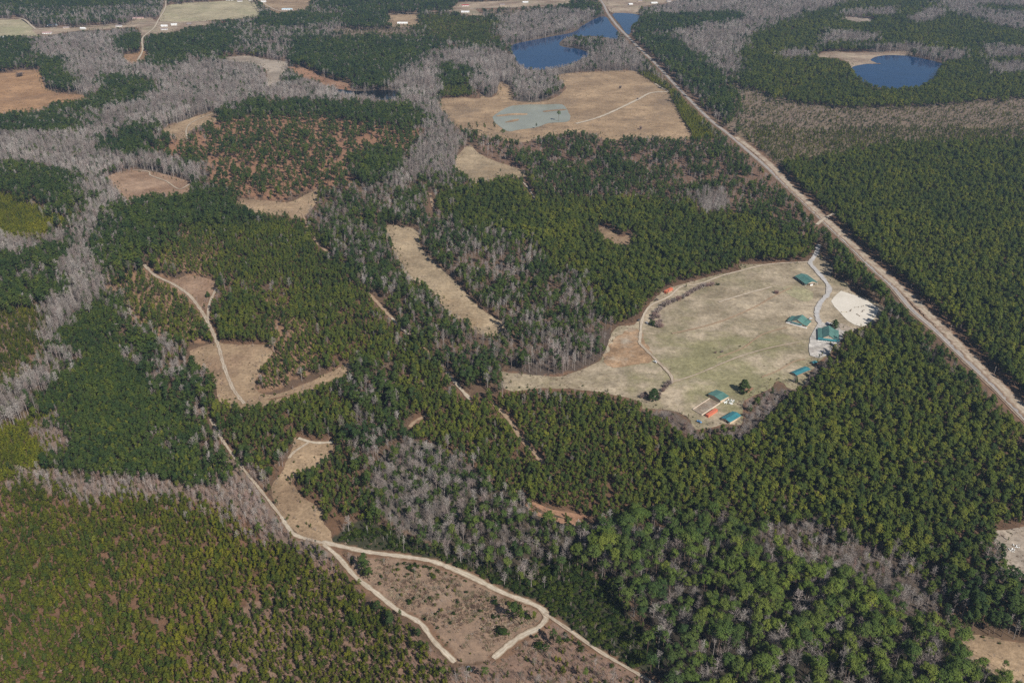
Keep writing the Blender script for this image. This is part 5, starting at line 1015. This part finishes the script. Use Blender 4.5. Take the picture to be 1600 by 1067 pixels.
# low rails and logs set out on the sand arena
for i, (x0, y0, x1, y1) in enumerate(((1314.5,488.5,1323,488.5),(1327.5,487,1330.5,484.6),(1335.5,481.3,1341.5,480.7),(1346,488,1350,485.5),(1339,491.5,1343,495),(1354.5,478,1359,477.5),(1346,480,1349,478.8))):
    a, b2 = G(x0, y0), G(x1, y1); d = b2 - a; L = d.length; r = tag(empty('riding_obstacle', (a + b2) / 2, math.atan2(d.y, d.x)),
        ['leftmost low rail obstacle with yellow bar on the white sand arena','second obstacle from the left on the sand arena','long dark rail in the middle of the sand arena','tangled dark obstacle right of centre on the sand arena','nearest obstacle on the sand arena','dark log at the right of the sand arena','thin rail behind the right-hand obstacle on the sand arena'][i], 'obstacle', 'obstacles on the sand arena')
    r.location.z = .46
    for s in (-1, 1): MB().box(s*L/2 - .2, s*L/2 + .2, -.5, .5, 0, .9).build('stand', M['wood'], r)
    MB().tube((-L/2, 0, .75), (L/2, 0, .75), .1, .1, 6).build('bar', plain_mat('yellow_paint', (.6,.5,.2)) if i == 0 else M['wood'], r)
    if i in (1, 3, 4): MB().tube((-L*.4, -1.4, .3), (L*.4, 1.4, .5), .25, .2, 6).build('log', M['wood'], r)

# utility poles along the road
for i, (px, py) in enumerate(((1341,381),(1422,456),(1439,478),(1553,585),(1277,330),(1484,520))):
    r = tag(empty('utility_pole', G(px, py), 0.7), 'slim pale utility pole on the forest side of the sandy road', 'utility pole', 'utility poles along the road')
    MB().tube((0, 0, 0), (0, 0, 10.5), .17, .11, 6).build('pole', M['pole'], r); MB().box(-1.3, 1.3, -.07, .07, 9.5, 9.65).build('crossarm', M['pole'], r)
    for x in (-1.1, 0, 1.1): MB().box(x - .06, x + .06, -.06, .06, 9.65 if x else 10.5, 9.9 if x else 10.75).build('insulator', M['steel'], r)

# far houses along the northern roads: px, py, length, width, heading, roof, wall, label, kind
FAR = [
 (82,41,28,11,.1,'blue_roof','white_wall','white house with pale blue roof by the road at upper left','house'), (74,53,26,11,.15,'pink_roof','white_wall','white house with faded red roof below the road at upper left','house'),
 (3,60,20,10,0,'white_roof','white_wall','white house at the far left edge','house'), (216,30,36,12,.05,'pink_roof','tan_wall','long low house with faded red roof near the pale field','house'),
 (257,42,20,10,.1,'white_roof','white_wall','white mobile home beside the lane, further one','mobile home'), (257,47,20,10,.1,'grey_roof','white_wall','white mobile home beside the lane, nearer one','mobile home'),
 (350,37,16,12,.5,'red_roof','brown_wall','small red-roofed house below the pale field','house'), (449,16,36,16,0,'blue_roof','white_wall','pale blue barn at the top among the fields','barn'),
 (359,1,26,12,.05,'white_roof','white_wall','white barn on the far edge of the pale field','barn'), (375,3,18,10,.1,'grey_roof','white_wall','grey-roofed house beyond the pale field','house'), (727,10,26,12,.1,'red_roof','white_wall','bright red-roofed house at the top centre','house'),
 (727,20,28,12,0,'white_roof','white_wall','long white shed below the red-roofed house','shed'), (629,37.5,33,10,0,'white_roof','white_wall','low white shed in the small tan field','shed'),
 (821,5,20,12,0,'white_roof','white_wall','white house at the top right of the red-roofed one','house'), (1022,6,24,12,.2,'white_roof','white_wall','white building at the top beyond the lake','house'),
 (1022,73,16,11,.2,'white_roof','white_wall','white cabin in the trees right of the road','cabin'), (1031,77,13,9,.3,'grey_roof','white_wall','grey-roofed cabin in the trees right of the road','cabin'),
 (1314,46,14,10,0,'grey_roof','tan_wall','small tan cabin in the forest above the round pond','cabin'), (1243,33,16,9,0,'white_roof','white_wall','pale hut in the woods at upper right','hut'), (104,45,18,10,.2,'grey_roof','tan_wall','grey-roofed tan house right of the pale blue roof at upper left','house'), (130,46,16,9,-.1,'white_roof','white_wall','small white house below the road at upper left','house'), (186,42,18,10,.1,'grey_roof','white_wall','grey-roofed house left of the long low house','house'),
 (272,40,18,10,.3,'white_roof','white_wall','white house right of the two mobile homes','house'), (296,39,15,9,.1,'grey_roof','brown_wall','brown shed below the pale field','shed'), (412,4,18,10,.1,'white_roof','white_wall','white house by the lane at the top','house'), (392,2,14,9,.1,'white_roof','tan_wall','pale shed at the corner of the pale field','shed'),
 (692,18,15,9,.1,'grey_roof','white_wall','grey-roofed house left of the red-roofed house','house'), (785,9,18,12,0,'grey_roof','tan_wall','tan house on the bare lot at the top centre','house'), (985,8,15,10,.4,'white_roof','white_wall','white house above the small lake arm','house'), (1045,3,16,10,.1,'grey_roof','white_wall','grey-roofed house at the top beyond the lake','house'),
 (1000,3,14,10,0,'grey_roof','tan_wall','grey-roofed house by the road at the top','house'),
]
for px, py, L, wd, rz, rf, wl, lab, cat in FAR:
    r = tag(empty(cat.replace(' ', '_'), G(px, py), rz + math.pi / 2), lab, cat)
    wall_block(wd, L, 3.4, 2.0).build('wall', M[wl], r); gable_roof(MB(), wd, L, 3.45, 2.1, .5).build('roof', M[rf], r)
    for k in range(4):
        y = -L/2 + L * (k + .5) / 4
        if k == 2: opening(r, 'door', y - .6, y + .6, .1, 2.3, -wd/2, M['brown_wall'], 'x', M['trim'])
        else: opening(r, 'window', y - .8, y + .8, 1.0, 2.4, -wd/2, M['glass'], 'x', M['trim'])

# dock on the round pond
a = G(1366,100.5); r = tag(empty('wooden_dock', (a.x, a.y, .3), 0), 'small wooden dock on the sandy bank of the round pond', 'dock')
for k in range(7): MB().box(k * 2.4, k * 2.4 + 2.2, -2, 2, .9, 1.05).build('plank', M['wood'], r)
for x in (0, 8, 16):
    for y in (-1.8, 1.8): MB().box(x - .15, x + .15, y - .15, y + .15, -.5, .88).build('post', M['wood'], r)
MB().box(11, 16.5, -3.2, 3.2, 1.06, 1.2).build('platform', M['wood'], r)

# ------------------------------------------------------------------ air
mb = MB().box(float(GX.min()) - 200, float(GX.max()) + 200, min(float(GY.min()), -50.0) - 200, float(GY.max()) + 200, -1.5, H + 12); hz = mb.build('haze', None); hz.data.materials.clear()
m = bpy.data.materials.new('thin_haze'); m.use_nodes = True; n = m.node_tree; n.nodes.remove(n.nodes['Principled BSDF'])
v = n.nodes.new('ShaderNodeVolumePrincipled'); v.inputs['Color'].default_value = (0.5, 0.7, 1.0, 1); v.inputs['Density'].default_value = 0.000055; v.inputs['Anisotropy'].default_value = 0.2
n.links.new(v.outputs[0], n.nodes['Material Output'].inputs['Volume']); hz.data.materials.append(m); hz['kind'] = 'stuff'
hz['label'] = 'thin pale haze over the whole landscape'
